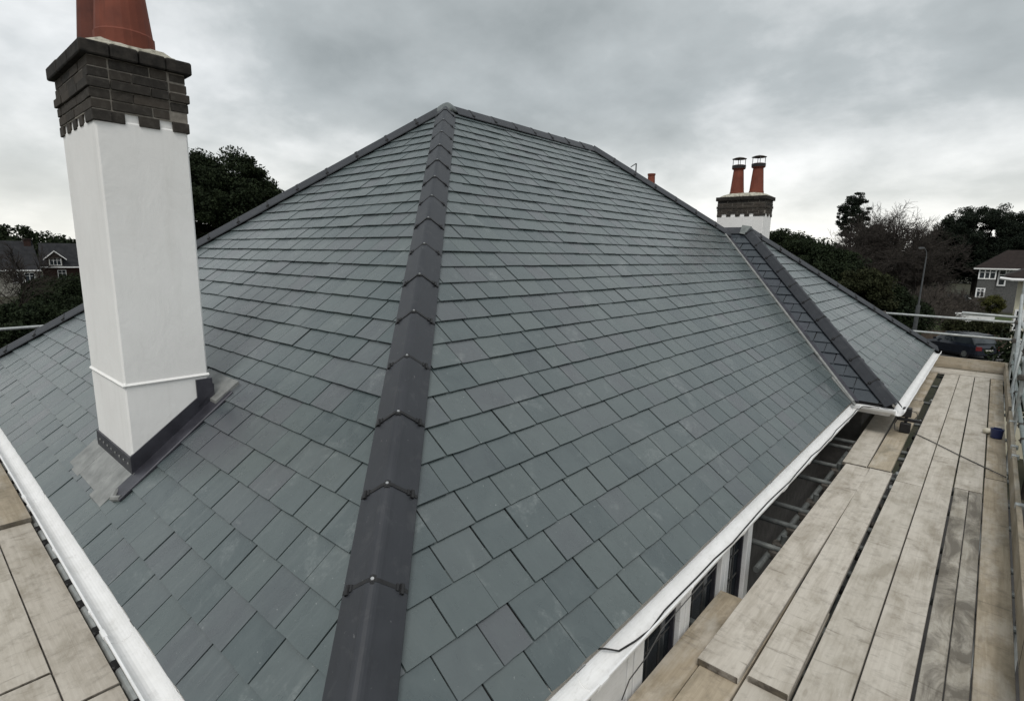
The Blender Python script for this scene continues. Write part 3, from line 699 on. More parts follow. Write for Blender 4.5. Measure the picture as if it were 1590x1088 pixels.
# ================================================================ SCAFFOLD
scaf = thing('tube_scaffold', (1.6, 6.0, GZ), 'galvanised tube and coupler scaffold around the eaves of the slate roof', 'scaffold')
def tube(name, a, b, mat='galvanised', r=0.0242): return MB().tube([a, b], r, 12).build(name, mat, scaf, smooth=False)
def coupler(p, axis=0, mat='coupler_steel', k=1.0):
    x, y, z = p; h = .042*k
    m = MB().cbox(x-h, x+h, y-h, y+h, z-h*.9, z+h*.9, .012)
    m.tube([(x+h*.6, y+h*.6, z-h), (x+h*.6, y+h*.6, z+h*1.35)], .009, 6); m.tube([(x-h*1.3, y-h*.4, z), (x+h*1.3, y-h*.4, z)], .008, 6)
    return m.build('coupler', mat, scaf)
BZ = -0.40   # top of the boards on the right
for y in (3.95, 4.45, 4.85, 5.75, 6.35, 7.15, 7.45, 9.0, 10.6, 12.2, 13.35, 13.75, 1.2, 2.6):
    x0 = -.30 if y < 7.5 else .35
    tube('transom', (x0, y, BZ-.068-.045), (1.66, y, BZ-.068-.045), 'galvanised_dull')
    coupler((1.5, y, BZ-.17)); coupler((.12, y, BZ-.16))
tube('ledger', (.08, 3.62, BZ-.17), (.08, 7.5, BZ-.17), 'galvanised_dull')
tube('ledger', (.66, .2, BZ-.17), (.66, 13.8, BZ-.17), 'galvanised_dull')
tube('ledger', (1.5, -1.2, BZ-.17), (1.5, 14.1, BZ-.17), 'galvanised_dull')
for y in (3.1, 3.7, 4.3, 5.0, 5.5, 6.1, 6.6, 7.0, 7.7, 8.3, 9.4, 10.9): coupler((.665, y, BZ-.13), mat=random.choice(('galvanised', 'coupler_steel', 'union_black')), k=.75)
tube('ledger', (.02, 3.3, BZ-.95), (.02, 8.0, BZ-.95), 'galvanised_dull')
for y in (4.0, 5.1, 6.2, 7.2):
    tube('standard', (.14, y+.12, GZ+.02), (.14, y+.12, BZ-.06), 'galvanised_dull'); coupler((.10, y+.12, BZ-.17))
# outer standards, guard rails
for (x, y, top) in ((1.66, 4.6, 1.75), (1.655, 9.35, 1.65), (1.655, 13.92, 1.5), (-.55, 13.98, .58), (1.66, -.9, 1.8)):
    tube('standard', (x, y, GZ+.02), (x, y, top), 'galvanised', .0255)
    for z in (-.57, .30, .66): coupler((x-.01, y-.03, z))
tube('guard_rail', (1.712, -1.4, .66), (1.712, 14.3, .66)); tube('guard_rail', (1.712, -1.4, .29), (1.712, 14.3, .29))
tube('guard_rail', (1.672, 1.5, -.13), (1.672, 14.2, -.13), 'galvanised_green'); tube('guard_rail', (1.70, 5.2, .06), (1.70, 14.2, .02), 'galvanised_green', .028)
tube('brace', (1.635, 9.75, -.5), (1.635, 13.6, 1.2), 'galvanised'); tube('brace', (1.74, 9.2, 1.4), (1.74, 13.9, -.6), 'galvanised_green')
tube('ladder_stile', (1.60, 10.6, -.39), (1.69, 11.2, 1.1), 'galvanised', .02)
tube('guard_rail', (-2.4, 13.98, .665), (1.9, 13.98, .645)); tube('guard_rail', (-2.4, 14.03, .315), (1.9, 14.03, .295))
tube('guard_rail', (.78, 14.06, .77), (1.62, 14.06, .745), 'galvanised')
for y in (5.6, 7.35, 8.1, 10.3, 11.6, 13.2):
    coupler((1.712, y, .29)); coupler((1.672, y+.2, -.13), k=.8)
# left side: ledger close under the gutter with couplers, standards, rails
tube('ledger', (-10.9, -.012, -.47), (-.2, -.012, -.47), 'galvanised', .03)
tube('ledger', (-10.9, -1.2, -.57), (.9, -1.2, -.57), 'galvanised_dull')
k = -9.9
while k < -1.0:
    coupler((k, -.012, -.465), mat='union_black', k=.95); tube('transom', (k+.12, -1.35, -.545+.0), (k+.12, .10, -.545), 'galvanised_dull'); k += random.uniform(.28, .42)
for x in (-10.2, -5.9): tube('standard', (x, -1.28, GZ+.02), (x, -1.28, 1.5))
tube('standard', (-10.28, 2.4, GZ+.02), (-10.28, 2.4, 1.4))
tube('guard_rail', (-10.3, -1.6, .56), (-10.3, 8.0, .60)); tube('guard_rail', (-10.3, -1.6, .10), (-10.3, 8.0, .10))
for y in (3.0, 6.0): tube('standard', (-10.33, y+1.5, GZ+.02), (-10.33, y+1.5, 1.2))
# toe boards are clipped to the tubes
def tboard(name, L, W, T, mat, mw, parent=None, **kw):
    m = MB().cbox(-L/2, L/2, -W/2, W/2, -T, 0, .004)
    me = m.mesh(name, mat); me.materials.append(M['board_end'])
    for p_ in me.polygons:
        if abs(p_.normal.x) > .75: p_.material_index = 1
    o = link(name, me, parent, mw, **kw)
    return o
def flat(x, y, z, ang, tilt=0.0): return Matrix.Translation((x, y, z)) @ Matrix.Rotation(ang, 4, 'Z') @ Matrix.Rotation(tilt, 4, 'Y')
def edge(x, y, z, ang): return Matrix.Translation((x, y, z)) @ Matrix.Rotation(ang, 4, 'Z') @ Matrix.Rotation(R_(90), 4, 'X')
for (ya, yb) in ((-.6, 3.28), (3.3, 7.2), (7.22, 9.3), (9.6, 13.9)):
    tboard('toe_board', yb-ya, .225, .036, 'board_old', edge(1.573+.036, (ya+yb)/2, BZ+.118, R_(90)), scaf)
tboard('toe_board', 2.15, .235, .036, 'board_old', edge(.55, 13.93, BZ+.122, 0.0), scaf)
for y in (6.95, 7.35, 8.6, 5.4): MB().cbox(1.565, 1.63, y, y+.05, BZ+.2, BZ+.245, .006).build('toe_clip', 'galvanised', scaf)

BOARD_G = 'scaffold boards on the eaves platform'
def board(x0, x1, y0, y1, z, mat, label, skew=0.0, tilt=0.0):
    L = y1-y0; return tboard('scaffold_board', L, x1-x0, .038, mat, flat((x0+x1)/2, (y0+y1)/2, z, R_(90)+skew, tilt), None, label=label, category='plank', group=BOARD_G)
# lower layer near the camera
board(.026, .203, .35, 3.00, BZ-.062, 'board_old', 'brown stained scaffold board tight against the white window bay')
board(.215, .435, -.6, 3.30, BZ-.040, 'board_old', 'low scaffold board running under the near end of the inner walkway boards')
board(.445, .665, -.6, 3.20, BZ-.040, 'board_wood', 'low scaffold board lapped under the second near walkway board at bottom edge')
# main walkway
board(.208, .438, 2.17, 6.20, BZ, 'board_wood', 'pale scaffold board nearest the gutter with its sawn end lapped in foreground', R_(-.2))
board(.448, .655, 2.23, 6.22, BZ, 'board_wood', 'second pale scaffold board from the gutter, sawn end showing in foreground', R_(.35))
board(.140, .372, 6.235, 10.15, BZ+.002, 'board_wood', 'scaffold board beside the valley, beyond the first joint, nearest the house', R_(1.0))
board(.400, .610, 6.25, 10.15, BZ+.001, 'board_old', 'scaffold board under the black clamp bracket, left of the dark gap', R_(.4))
board(.340, .575, 10.2, 13.24, BZ, 'board_old', 'far scaffold board left of the dark gap beside the wing gutter')
board(.690, .916, .4, 6.0, BZ+.001, 'board_wood', 'long pale scaffold board just right of the dark gap, near half')
board(.690, .916, 6.004, 13.22, BZ+.001, 'board_wood', 'long pale scaffold board just right of the dark gap, far half')
board(.925, 1.145, .4, 7.2, BZ, 'board_wood', 'bleached scaffold board in the middle of the walkway, near half')
board(.925, 1.145, 7.204, 13.22, BZ, 'board_wood', 'bleached scaffold board in the middle of the walkway, far half')
board(1.163, 1.270, .2, 6.20, BZ+.002, 'board_wet', 'narrow wet blackened scaffold plank right of the open dark joint')
board(1.276, 1.376, .2, 6.20, BZ, 'board_wet', 'second narrow wet scaffold plank, right of the first wet one')
board(1.158, 1.374, 6.208, 13.22, BZ+.002, 'board_wood', 'scaffold board beyond the wet planks, running to the far end')
board(1.385, 1.560, .2, 6.75, BZ+.001, 'board_old', 'grey worn scaffold board against the long toe board, near half')
board(1.388, 1.560, 6.765, 13.22, BZ, 'board_old', 'grey worn scaffold board against the toe board, blue tub on it')
for i, (y0, y1) in enumerate(((13.255, 13.46), (13.475, 13.69), (13.70, 13.90))):
    tboard('scaffold_board', 1.95, y1-y0-.006, .038, 'board_wood', flat(.62, (y0+y1)/2, BZ+.006-i*.003, 0.0), None,
           label=('first board laid crossways at the far end of the walkway', 'middle board laid crossways at the far end of the walkway', 'last crossways board at the far end, against the far toe board')[i], category='plank', group=BOARD_G)
# left walkway
def lboard(y0, y1, x0, x1, z, mat, label): return tboard('scaffold_board', x1-x0, y1-y0, .038, mat, flat((x0+x1)/2, (y0+y1)/2, z, 0.0), None, label=label, category='plank', group=BOARD_G)
LZ = -.425
lboard(-.268, -.048, -4.62, -2.02, LZ, 'board_wood', 'scaffold board beside the left gutter, in front of the raised board end')
lboard(-.490, -.276, -4.9, -2.38, LZ, 'board_wood', 'scaffold board at the left picture edge, second from the left gutter')
lboard(-.712, -.498, -5.0, -1.6, LZ, 'board_wood', 'scaffold board at bottom left corner, third from the left gutter')
lboard(-.268, -.050, -2.005, .2, LZ-.003, 'board_wood', 'bottom left scaffold board beside the gutter, below the cross joint')
lboard(-.490, -.276, -2.365, .2, LZ-.002, 'board_wood', 'bottom left scaffold board, second from gutter, below the cross joint')
lboard(-.262, -.040, -8.5, -4.60, LZ+.042, 'board_old', 'raised scaffold board by left gutter with its dark end showing')
lboard(-.485, -.270, -8.5, -4.58, LZ+.042, 'board_old', 'raised scaffold board at left edge, second from the gutter')

# ---- loose things on the scaffold
def gut(x, y): return (x, y, gz - .95*math.sqrt(max(0, .0565**2-(x-.052)**2)) + .006)
cb = [(.30, 7.575, -.03), (.14, 7.50, -.024)] + [(.105+.007*math.sin(k*1.3)+.004*math.sin(k*2.9), 7.2-k*.27, -.0215) for k in range(20)]
cb += [(.098, 1.92, -.020), gut(.080, 1.80), gut(.060, 1.68), gut(.036, 1.56), (.010, 1.47, -.030), (-.004, 1.43, -.014)]
MB().tube(cb, .0048, 6).build('cable', 'black_rubber', smooth=True, label='black cable draped along the white gutter on the right eave', category='cable')
cb = [(.118, 2.6, -.062), (.122, 2.25, -.066), (.121, 2.0, -.075), (.118, 1.86, -.085), (.119, 1.70, -.150), (.050, 1.66, -.30), (.024, 1.64, -.42)]
MB().tube(cb, .003, 6).build('cable', 'cable_grey', smooth=True, label='thin grey wire hanging from the gutter in front of the white window', category='cable')
cb = [(.66, 8.02, BZ+.012), (.90, 7.72, BZ+.012), (1.12, 7.42, BZ+.012), (1.36, 7.12, BZ+.012), (1.55, 6.86, BZ+.02)]
MB().tube(cb, .006, 6).build('cable', 'cable_grey', label='thin grey cord lying diagonally across the far walkway boards', category='cable', smooth=True)
tb = thing('paint_tub', (1.47, 8.55, BZ+.004), 'small dark blue tub by the toe board on the walkway', 'tub')
MB().lathe((1.47, 8.55, BZ+.004), [(.055, 0), (.060, .01), (.066, .105), (.070, .11), (.070, .122), (.062, .122), (.058, .05)], 18).build('tub_body', 'blue_plastic', tb)
MB().tube([(1.408, 8.55, BZ+.112), (1.44, 8.50, BZ+.16), (1.50, 8.50, BZ+.162), (1.532, 8.55, BZ+.112)], .004, 6).build('tub_handle', 'plate_white', tb)
MB().lathe((1.385, 8.72, BZ+.005), [(.030, 0), (.048, .008), (.055, .03), (.050, .052), (.03, .066), (.012, .07)], 14).build('rag_ball', 'cream_cloth', label='crumpled cream rag beside the blue tub on the walkway', category='rag', smooth=True)
bx_, by_ = .56, 8.0
br = thing('clamp_bracket', (bx_, by_, BZ+.002), 'black clamp bracket with two blocks and wire loops by the gutter corner', 'bracket')
MB().tube([(bx_, by_, BZ+.0), (bx_, by_, BZ+.30)], .018, 8).build('post', 'union_black', br)
MB().cbox(bx_-.10, bx_+.17, by_-.022, by_+.022, BZ+.155, BZ+.195, .005).build('cross_bar', 'union_black', br)
MB().cbox(bx_-.05, bx_+.05, by_-.04, by_+.04, BZ+.215, BZ+.335, .008).build('clamp_block', 'union_black', br)
MB().cbox(bx_-.055, bx_+.06, by_-.06, by_+.03, BZ+.01, BZ+.135, .008).build('clamp_block', 'union_black', br)
MB().tube([(bx_+.05, by_, BZ+.30), (bx_+.10, by_-.01, BZ+.29), (bx_+.115, by_-.01, BZ+.25), (bx_+.09, by_, BZ+.20)], .005, 6).build('wire_loop', 'cable_grey', br)
MB().tube([(bx_-.09, by_, BZ+.175), (bx_-.115, by_-.02, BZ+.10), (bx_-.10, by_-.04, BZ+.02), (bx_-.05, by_-.05, BZ+.03)], .006, 6).build('wire_loop', 'cable_grey', br)
for q, z in ((bx_-.085, .19), (bx_+.15, .19)): MB().tube([(q, by_, BZ+z), (q, by_, BZ+z+.012)], .010, 6).build('bolt', 'screw_steel', br)

# ================================================================ BACKGROUND
def quads(P, size, seed):
    g = np.random.default_rng(seed); n = len(P)
    a = g.normal(size=(n, 3)); a /= np.linalg.norm(a, axis=1)[:, None]
    b = np.cross(a, g.normal(size=(n, 3))); b /= np.linalg.norm(b, axis=1)[:, None]
    s = size*g.uniform(.5, 1.3, (n, 1)); a = a*s; b = b*s*.55
    V = np.stack([P-a, P-b*.9+a*.1, P+a, P+b], 1).reshape(-1, 3)
    return V
def leaf_mesh(name, P, size, mat, seed):
    V = quads(P, size, seed); n = len(P)
    me = bpy.data.meshes.new(name); me.vertices.add(4*n); me.vertices.foreach_set('co', V.astype(np.float32).ravel())
    me.loops.add(4*n); me.loops.foreach_set('vertex_index', np.arange(4*n, dtype=np.int32)); me.polygons.add(n)
    me.polygons.foreach_set('loop_start', np.arange(0, 4*n, 4, dtype=np.int32))
    me.materials.append(M[mat]); me.update(calc_edges=True); return me
def clumps(c, rad, nc, per, cr, seed, flat=0.7, shell=0.55):
    g = np.random.default_rng(seed); out_ = []
    for _ in range(nc):
        d = g.normal(size=3); d /= np.linalg.norm(d); t = g.uniform(shell, 1.0)**.6
        q = np.array(c) + d*np.array(rad)*t
        r = cr*g.uniform(.55, 1.35)
        p = g.normal(size=(int(per*g.uniform(.6, 1.4)), 3)); p /= np.maximum(1e-6, np.linalg.norm(p, axis=1))[:, None]
        p *= g.uniform(0, 1, (len(p), 1))**.45
        out_.append(q + p*r*np.array([1, 1, flat]))
    return np.concatenate(out_)
RMIN = 0.0
def branches(m, p, d, L, r, depth, rs, spread, droop=0.0, n=5):
    r = max(r, RMIN)
    p = np.array(p, float); q = p
    segs = 3 if depth > 2 else 2
    pts, rad = [p], [r]
    for i in range(segs):
        d = unit(d + rs.normal(size=3)*.16 + arr(0, 0, -droop)); q = q + d*L/segs; pts.append(q); rad.append(r*(1-.42*(i+1)/segs))
    m.tube(pts, rad, n if depth > 3 else (4 if depth > 2 else 3), cap=False)
    if depth == 0: return
    for _ in range(rs.integers(2, 4) if depth > 1 else 3):
        t = rs.uniform(.35, 1.0); k = min(int(t*segs), segs-1); o = pts[k]+(pts[k+1]-pts[k])*(t*segs-k)
        nd = unit(d + rs.normal(size=3)*spread); branches(m, o, nd, L*rs.uniform(.58, .82), r*rs.uniform(.42, .6), depth-1, rs, spread, droop, n)
    branches(m, pts[-1], unit(d+rs.normal(size=3)*spread*.4), L*.78, rad[-1]*.95, depth-1, rs, spread, droop, n)
def leafy(name, base, c, rad, label, seed, mat='leaf_dark', nc=70, per=230, cr=.9, size=.16, flat=.7, shell=.45, group=None, cat='tree', limbs=5, tr=.28):
    base = np.array(base, float); c = np.array(c, float)
    t = thing(name, base, label, cat, group); rs = np.random.default_rng(seed); m = MB()
    top = c + arr(0, 0, rad[2]*.2)
    m.tube([base, base*.5+top*.5+rs.normal(size=3)*.2*arr(1, 1, 0), top], [tr, tr*.75, tr*.35], 8)
    for k in range(limbs):
        o = base*.45+top*.55 + (top-base)*.4*k/limbs; d = unit(arr(rs.normal(), rs.normal(), .6)); e_ = o+d*np.array(rad)*.8
        m.tube([o, o*.5+e_*.5+arr(0, 0, .2), e_], [tr*.35, tr*.22, tr*.08], 5)
    m.build('trunk', 'bark_dark', t)
    link('crown', leaf_mesh('crown', clumps(c, rad, nc, per, cr, seed, flat, shell), size, mat, seed+1), t)
    return t
def bare(name, base, h, label, seed, mat='twig_grey', depth=5, spread=.55, r=.16, group=None, cat='tree', limbs=3):
    base = np.array(base, float); t = thing(name, base, label, cat, group); rs = np.random.default_rng(seed)
    tr = MB(); top = base+arr(rs.normal()*.2, rs.normal()*.2, h*.34); tr.tube([base, base*.5+top*.5, top], [r*1.25, r, r*.85], 7); tr.build('trunk', 'bark_dark', t)
    m = MB()
    for k in range(limbs): branches(m, top-arr(0, 0, h*.05*k), unit(arr(rs.normal()*.5, rs.normal()*.5, 1)), h*.26, r*.6, depth, rs, spread)
    m.build('crown', mat, t); return t
def thicket(name, base, w, h, n, label, seed, mat='twig_brown', cat='shrub', group=None):
    base = np.array(base, float); t = thing(name, base, label, cat, group); rs = np.random.default_rng(seed); m = MB()
    for k in range(n):
        o = base + arr(rs.normal()*w*.33, rs.normal()*w*.25, 0); branches(m, o, unit(arr(rs.normal()*.35, rs.normal()*.35, 1)), h*.42*rs.uniform(.6, 1.2), .035, 4, rs, .5)
    m.build('stems', mat, t); return t
def ground_at(px, D, py=450): p = at(px, py, D); return arr(p[0], p[1], GZ)
def ztop(px, py, D): return at(px, py, D)[2]

# -- left: big evergreen behind the roof
c = at(352, 320, 50); leafy('evergreen_tree', (c[0], c[1], GZ), (c[0], c[1], c[2]-.6), (4.8, 4.8, 4.6), 'big dark evergreen tree behind the left hip of the roof', 21, nc=210, per=520, cr=.95, size=.115, shell=.3)
c = at(300, 330, 56); leafy('evergreen_tree', (c[0], c[1], GZ), (c[0], c[1], c[2]+.3), (3.8, 3.8, 5.0), 'looser evergreen tree just right of the near white chimney', 22, nc=130, per=360, cr=.8, size=.11, shell=.3)
c = at(425, 318, 52); bare('evergreen_tree', (c[0], c[1], GZ), c[2]-GZ+1.6, 'thin branchy tree at the right side of the big evergreen', 24, 'bark_dark', 4, .6, .12)
# -- left: shrubs in front of houses
for i, (px, py, D, rx, rz, lab) in enumerate(((20, 505, 40, 2.6, 1.3, 'dark garden shrub at the far left above the scaffold rail'), (75, 480, 48, 2.6, 1.4, 'dark garden shrub below the white dormer house'), (122, 462, 52, 2.0, 1.8, 'tall dark shrub beside the near white chimney, left side'), (70, 452, 72, 1.9, 1.5, 'rounded dark shrub hiding the foot of the dormer house'))):
    c = at(px, py, D); leafy('garden_shrub', (c[0], c[1], GZ), (c[0], c[1], c[2]-.4), (rx, rx, rz), lab, 31+i, nc=80, per=380, cr=.7, size=.085, cat='shrub', limbs=3, tr=.1)
c = at(8, 430, 44); bare('bare_tree', (c[0], c[1], GZ), 6.4, 'leafless sapling in front of the pale house at far left', 35, 'bark_dark', 4, .5, .10)

c = at(48, 440, 62); RMIN = 0.02; bare('bare_tree', (c[0], c[1], GZ), 6.2, 'leafless sapling before the dormer house, left of the near chimney', 36, 'bark_dark', 4, .55, .10, limbs=4); RMIN = 0.0
def facade_frame(p, D):
    """axes of something that faces the camera at p"""
    f = unit(arr(CAM[0]-p[0], CAM[1]-p[1], 0)); r = arr(-f[1], f[0], 0); return r, f
class Fr:
    """local frame: x right seen from the camera side, y towards the viewer, z up"""
    def __init__(s, o, r, f): s.o, s.r, s.f = np.array(o, float), r, f
    def P(s, x, y, z): return s.o + s.r*x + s.f*y + arr(0, 0, z)
    def box(s, m, x0, x1, y0, y1, z0, z1):
        return m.prism([s.P(x0, y0, z0), s.P(x1, y0, z0), s.P(x1, y1, z0), s.P(x0, y1, z0)], [s.P(x0, y0, z1), s.P(x1, y0, z1), s.P(x1, y1, z1), s.P(x0, y1, z1)])
def win(F, parent, x0, x1, z0, z1, y, n=2, t=.07):
    w = F.box(MB(), x0, x1, y-.12, y+.01, z0, z1).build('window', 'window_glass', parent)
    m = MB()
    F.box(m, x0-t, x0, y-.05, y+.05, z0-t, z1+t); F.box(m, x1, x1+t, y-.05, y+.05, z0-t, z1+t); F.box(m, x0, x1, y-.05, y+.05, z1, z1+t); F.box(m, x0, x1, y-.05, y+.07, z0-t, z0)
    for i in range(1, n):
        xx = x0+(x1-x0)*i/n; F.box(m, xx-t*.4, xx+t*.4, y-.03, y+.04, z0, z1)
    F.box(m, x0, x1, y-.03, y+.035, z0+(z1-z0)*.68, z0+(z1-z0)*.68+t*.6)
    m.build('frame', 'white_upvc', w)
def gable_house(name, o, r, f, w, d, eave, ridge, wallm, roofm, label, oh=.35, along=True):
    F = Fr(o, r, f); h = thing(name, o, label, 'house')
    F.box(MB(), 0, w, -d, 0, 0, eave).build('wall', wallm, h)
    m = MB(); a = [F.P(-oh, oh, eave-.15), F.P(w+oh, oh, eave-.15), F.P(w+oh*.2, -d/2, ridge), F.P(-oh*.2, -d/2, ridge)]; b = [F.P(-oh, -d-oh, eave-.15), F.P(w+oh, -d-oh, eave-.15), F.P(w+oh*.2, -d/2, ridge), F.P(-oh*.2, -d/2, ridge)]
    for q in (a, b): m.prism([p-arr(0, 0, .14) for p in q], q)
    m.prism([F.P(0, 0, eave-.02), F.P(0, -d, eave-.02), F.P(0, -d/2, ridge-.1)], [F.P(.02, 0, eave-.02), F.P(.02, -d, eave-.02), F.P(.02, -d/2, ridge-.1)])
    m.prism([F.P(w-.02, 0, eave-.02), F.P(w-.02, -d, eave-.02), F.P(w-.02, -d/2, ridge-.1)], [F.P(w, 0, eave-.02), F.P(w, -d, eave-.02), F.P(w, -d/2, ridge-.1)])
    rf = m.build('roof', roofm, h)
    F.box(MB(), -oh, w+oh, oh-.02, oh+.09, eave-.32, eave-.17).build('gutter', 'white_upvc', h)
    return F, h, rf
# pale house at far left
D = 92; p = at(-45, 418, D); r, f = facade_frame(p, D); ez = ztop(20, 417, D)-GZ
F, h, rf = gable_house('pale_house', (p[0], p[1], GZ), r, f, 6.0, 7.0, ez, ez+3.4, 'pale_wall', 'roof_grey', 'pale rendered house with grey roof at the far left edge')
win(F, h, 3.6, 4.5, ez-1.7, ez-.6, .0, 2); win(F, h, 4.75, 5.6, ez-1.7, ez-.6, .0, 2); win(F, h, 1.2, 2.2, ez-1.7, ez-.6, .0, 2)
cm = F.box(MB(), 5.2, 5.9, -3.4, -2.8, ez+1.6, ez+3.55).build('chimney', 'red_brick', h); F.box(MB(), 5.12, 5.98, -3.48, -2.72, ez+3.55, ez+3.72).build('chimney_cap', 'roof_brown', cm)
# dormer house
D = 98; p = at(66, 418, D); r, f = facade_frame(p, D); ez = ztop(90, 412, D)-GZ
F, h, rf = gable_house('dormer_house', (p[0], p[1], GZ), r, f, 9.0, 8.0, ez, ez+3.0, 'red_brick', 'roof_grey', 'dark brick house with small white gabled dormer, left of near chimney')
dm = F.box(MB(), .72, 2.15, -2.6, .25, ez-.1, ez+1.05).build('dormer', 'pale_wall', h)
win(F, dm, .86, 2.0, ez+.05, ez+.95, .26, 3, .06)
m = MB(); apx = F.P(1.43, .5, ez+2.0)
for s_ in (-1, 1): 
    e0 = F.P(1.43+s_*1.25, .5, ez+.85); m.prism([e0, e0-arr(0, 0, .16), apx-arr(0, 0, .16), apx], [e0-f*.14, e0-arr(0, 0, .16)-f*.14, apx-arr(0, 0, .16)-f*.14, apx-f*.14])
m.build('bargeboard', 'white_upvc', dm)
m = MB(); m.prism([F.P(.30, .4, ez+.98), F.P(2.56, .4, ez+.98), F.P(1.43, .4, ez+1.98)], [F.P(.30, -2.8, ez+.98), F.P(2.56, -2.8, ez+.98), F.P(1.43, -2.8, ez+1.98)]); m.build('dormer_roof', 'roof_brown', dm)
win(F, h, 1.6, 2.4, ez-1.9, ez-.7, .0, 2)
# -- skyline woods (a far mass that reads as one)
def wood_band(name, pxs, D, tops, label, seed, mat):
    Ps = []
    g = np.random.default_rng(seed)
    for px, ty in zip(pxs, tops):
        c = at(px, ty, D); hgt = c[2]-GZ
        Ps.append(clumps((c[0], c[1], GZ+hgt*.55), (D*.035, D*.035, hgt*.44), 26, 190, D*.0125, int(g.integers(1e6)), .8, .2))
    link(name, leaf_mesh(name, np.concatenate(Ps), D*.0021, mat, seed), None, label=label, category='woodland', kind='stuff')
wood_band('far_wood', [-120, -70, -30, 5, 30, 55, 85, 105, 130, 160, 200, 250], 150, [355, 358, 352, 354, 353, 362, 371, 366, 365, 365, 360, 360], 'dark wooded skyline behind the houses at far left', 41, 'leaf_dark')
wood_band('far_wood', [1080, 1130, 1170, 1200, 1222, 1245, 1268, 1290, 1330, 1370, 1410, 1450, 1500, 1550, 1600, 1660], 190, [372, 370, 368, 372, 366, 370, 373, 378, 385, 388, 390, 388, 385, 385, 385, 385], 'dark wooded skyline beyond the trees on the right', 42, 'leaf_pine')
# -- right: tall tiered conifer
def tiered(name, base, ztop_, w, label, seed, mat='leaf_pine', n=16, z0f=.35, dome=False, size=.3, cr=1.0, per=150):
    base = np.array(base, float); t = thing(name, base, label, 'tree'); rs = np.random.default_rng(seed); H = ztop_-base[2]
    m = MB(); m.tube([base, base+arr(.2, 0, H*.5), base+arr(0, .1, H*.97)], [H*.022, H*.016, H*.004], 8); P = []
    for k in range(n):
        u = k/(n-1); z = base[2]+H*(z0f+(1-z0f)*u*.97)
        ww = w*(math.sqrt(max(0.05, 1-(u*.97)**2)) if dome else float(np.interp(u, [0, .35, .58, .8, .93, 1], [1, 1.08, .7, .98, .85, .4]))*rs.uniform(.8, 1.15))
        nb = 7 if dome else 4
        for j in range(nb):
            a = rs.uniform(0, 6.28); e_ = arr(base[0]+math.cos(a)*ww*rs.uniform(.4, 1), base[1]+math.sin(a)*ww*rs.uniform(.4, 1), z+rs.uniform(-.03, .05)*H)
            o = arr(base[0], base[1], z-H*.06); m.tube([o, o*.5+e_*.5+arr(0, 0, H*.012), e_], [H*.006, H*.004, H*.0015], 4)
            P.append(clumps(e_, (cr*1.3, cr*1.3, cr*.30), 6, per, cr*.62, int(rs.integers(1e6)), .5, .2))
            P.append(clumps(o*.45+e_*.55, (cr, cr, cr*.25), 3, per, cr*.5, int(rs.integers(1e6)), .5, .2))
    m.build('trunk', 'bark_dark', t); link('crown', leaf_mesh('crown', np.concatenate(P), size, mat, seed), t); return t
D = 140; b_ = ground_at(1311, D); zt = ztop(1311, 300, D)
tc_ = leafy('tall_conifer', b_, (b_[0], b_[1], zt-5.4), (3.0, 3.0, 5.6), 'tall narrow conifer standing highest left of the bare trees', 51, 'leaf_pine', 230, 170, .66, .13, flat=.55, shell=.25, limbs=14, tr=.3)
D = 120; b_ = ground_at(1512, D); zt = ztop(1512, 318, D); leafy('cedar_tree', b_, (b_[0], b_[1], zt-6.0), (6.6, 6.6, 6.0), 'broad domed dark cedar above the brown-roofed house', 52, 'leaf_pine', 420, 300, .95, .13, flat=.72, shell=.4, limbs=12, tr=.45)
D = 128; b_ = ground_at(1462, D); zt = ztop(1462, 355, D); leafy('cedar_tree', b_, (b_[0], b_[1], zt-3.2), (4.6, 4.6, 3.2), 'lower dark cedar left of the domed cedar', 53, 'leaf_pine', 193, 300, .95, .13, flat=.72, shell=.4, limbs=12, tr=.45)
D = 118; b_ = ground_at(1582, D); zt = ztop(1582, 345, D); leafy('cedar_tree', b_, (b_[0], b_[1], zt-3.6), (5.0, 5.0, 3.6), 'dark cedar at the right picture edge', 54, 'leaf_pine', 210, 300, .95, .13, flat=.72, shell=.4, limbs=12, tr=.45)
D = 135; b_ = ground_at(1345, D); leafy('conifer_tree', b_, (b_[0], b_[1], ztop(1345, 372, D)), (2.6, 2.6, 2.6), 'dense dark conifer between tall conifer and bare trees', 55, 'leaf_pine', 60, 190, .9, .24)
D = 132; b_ = ground_at(1436, D); leafy('evergreen_tree', b_, (b_[0], b_[1], ztop(1436, 385, D)-1.2), (3.2, 3.2, 2.6), 'dark evergreen filling the dip left of the cedars', 56, 'leaf_pine', 90, 220, .8, .13, flat=.7)
# bare trees on the right
RMIN = 0.024
for i, (px, D, ty, lab) in enumerate(((1362, 110, 330, 'large leafless tree right of the tall conifer'), (1398, 112, 335, 'leafless tree with rounded crown left of the cedars'), (1334, 104, 352, 'smaller leafless tree under the tall conifer'), (1424, 100, 366, 'small leafless tree beside the street lamp top'), (1382, 118, 332, 'leafless tree in the middle of the bare group'), (1318, 98, 384, 'low leafless tree left of the bare group'))):
    b_ = ground_at(px, D); bare('bare_tree', b_, (ztop(px, ty, D)-GZ)*1.08, lab, 61+i, 'twig_grey', 5, .72, .34, limbs=9)
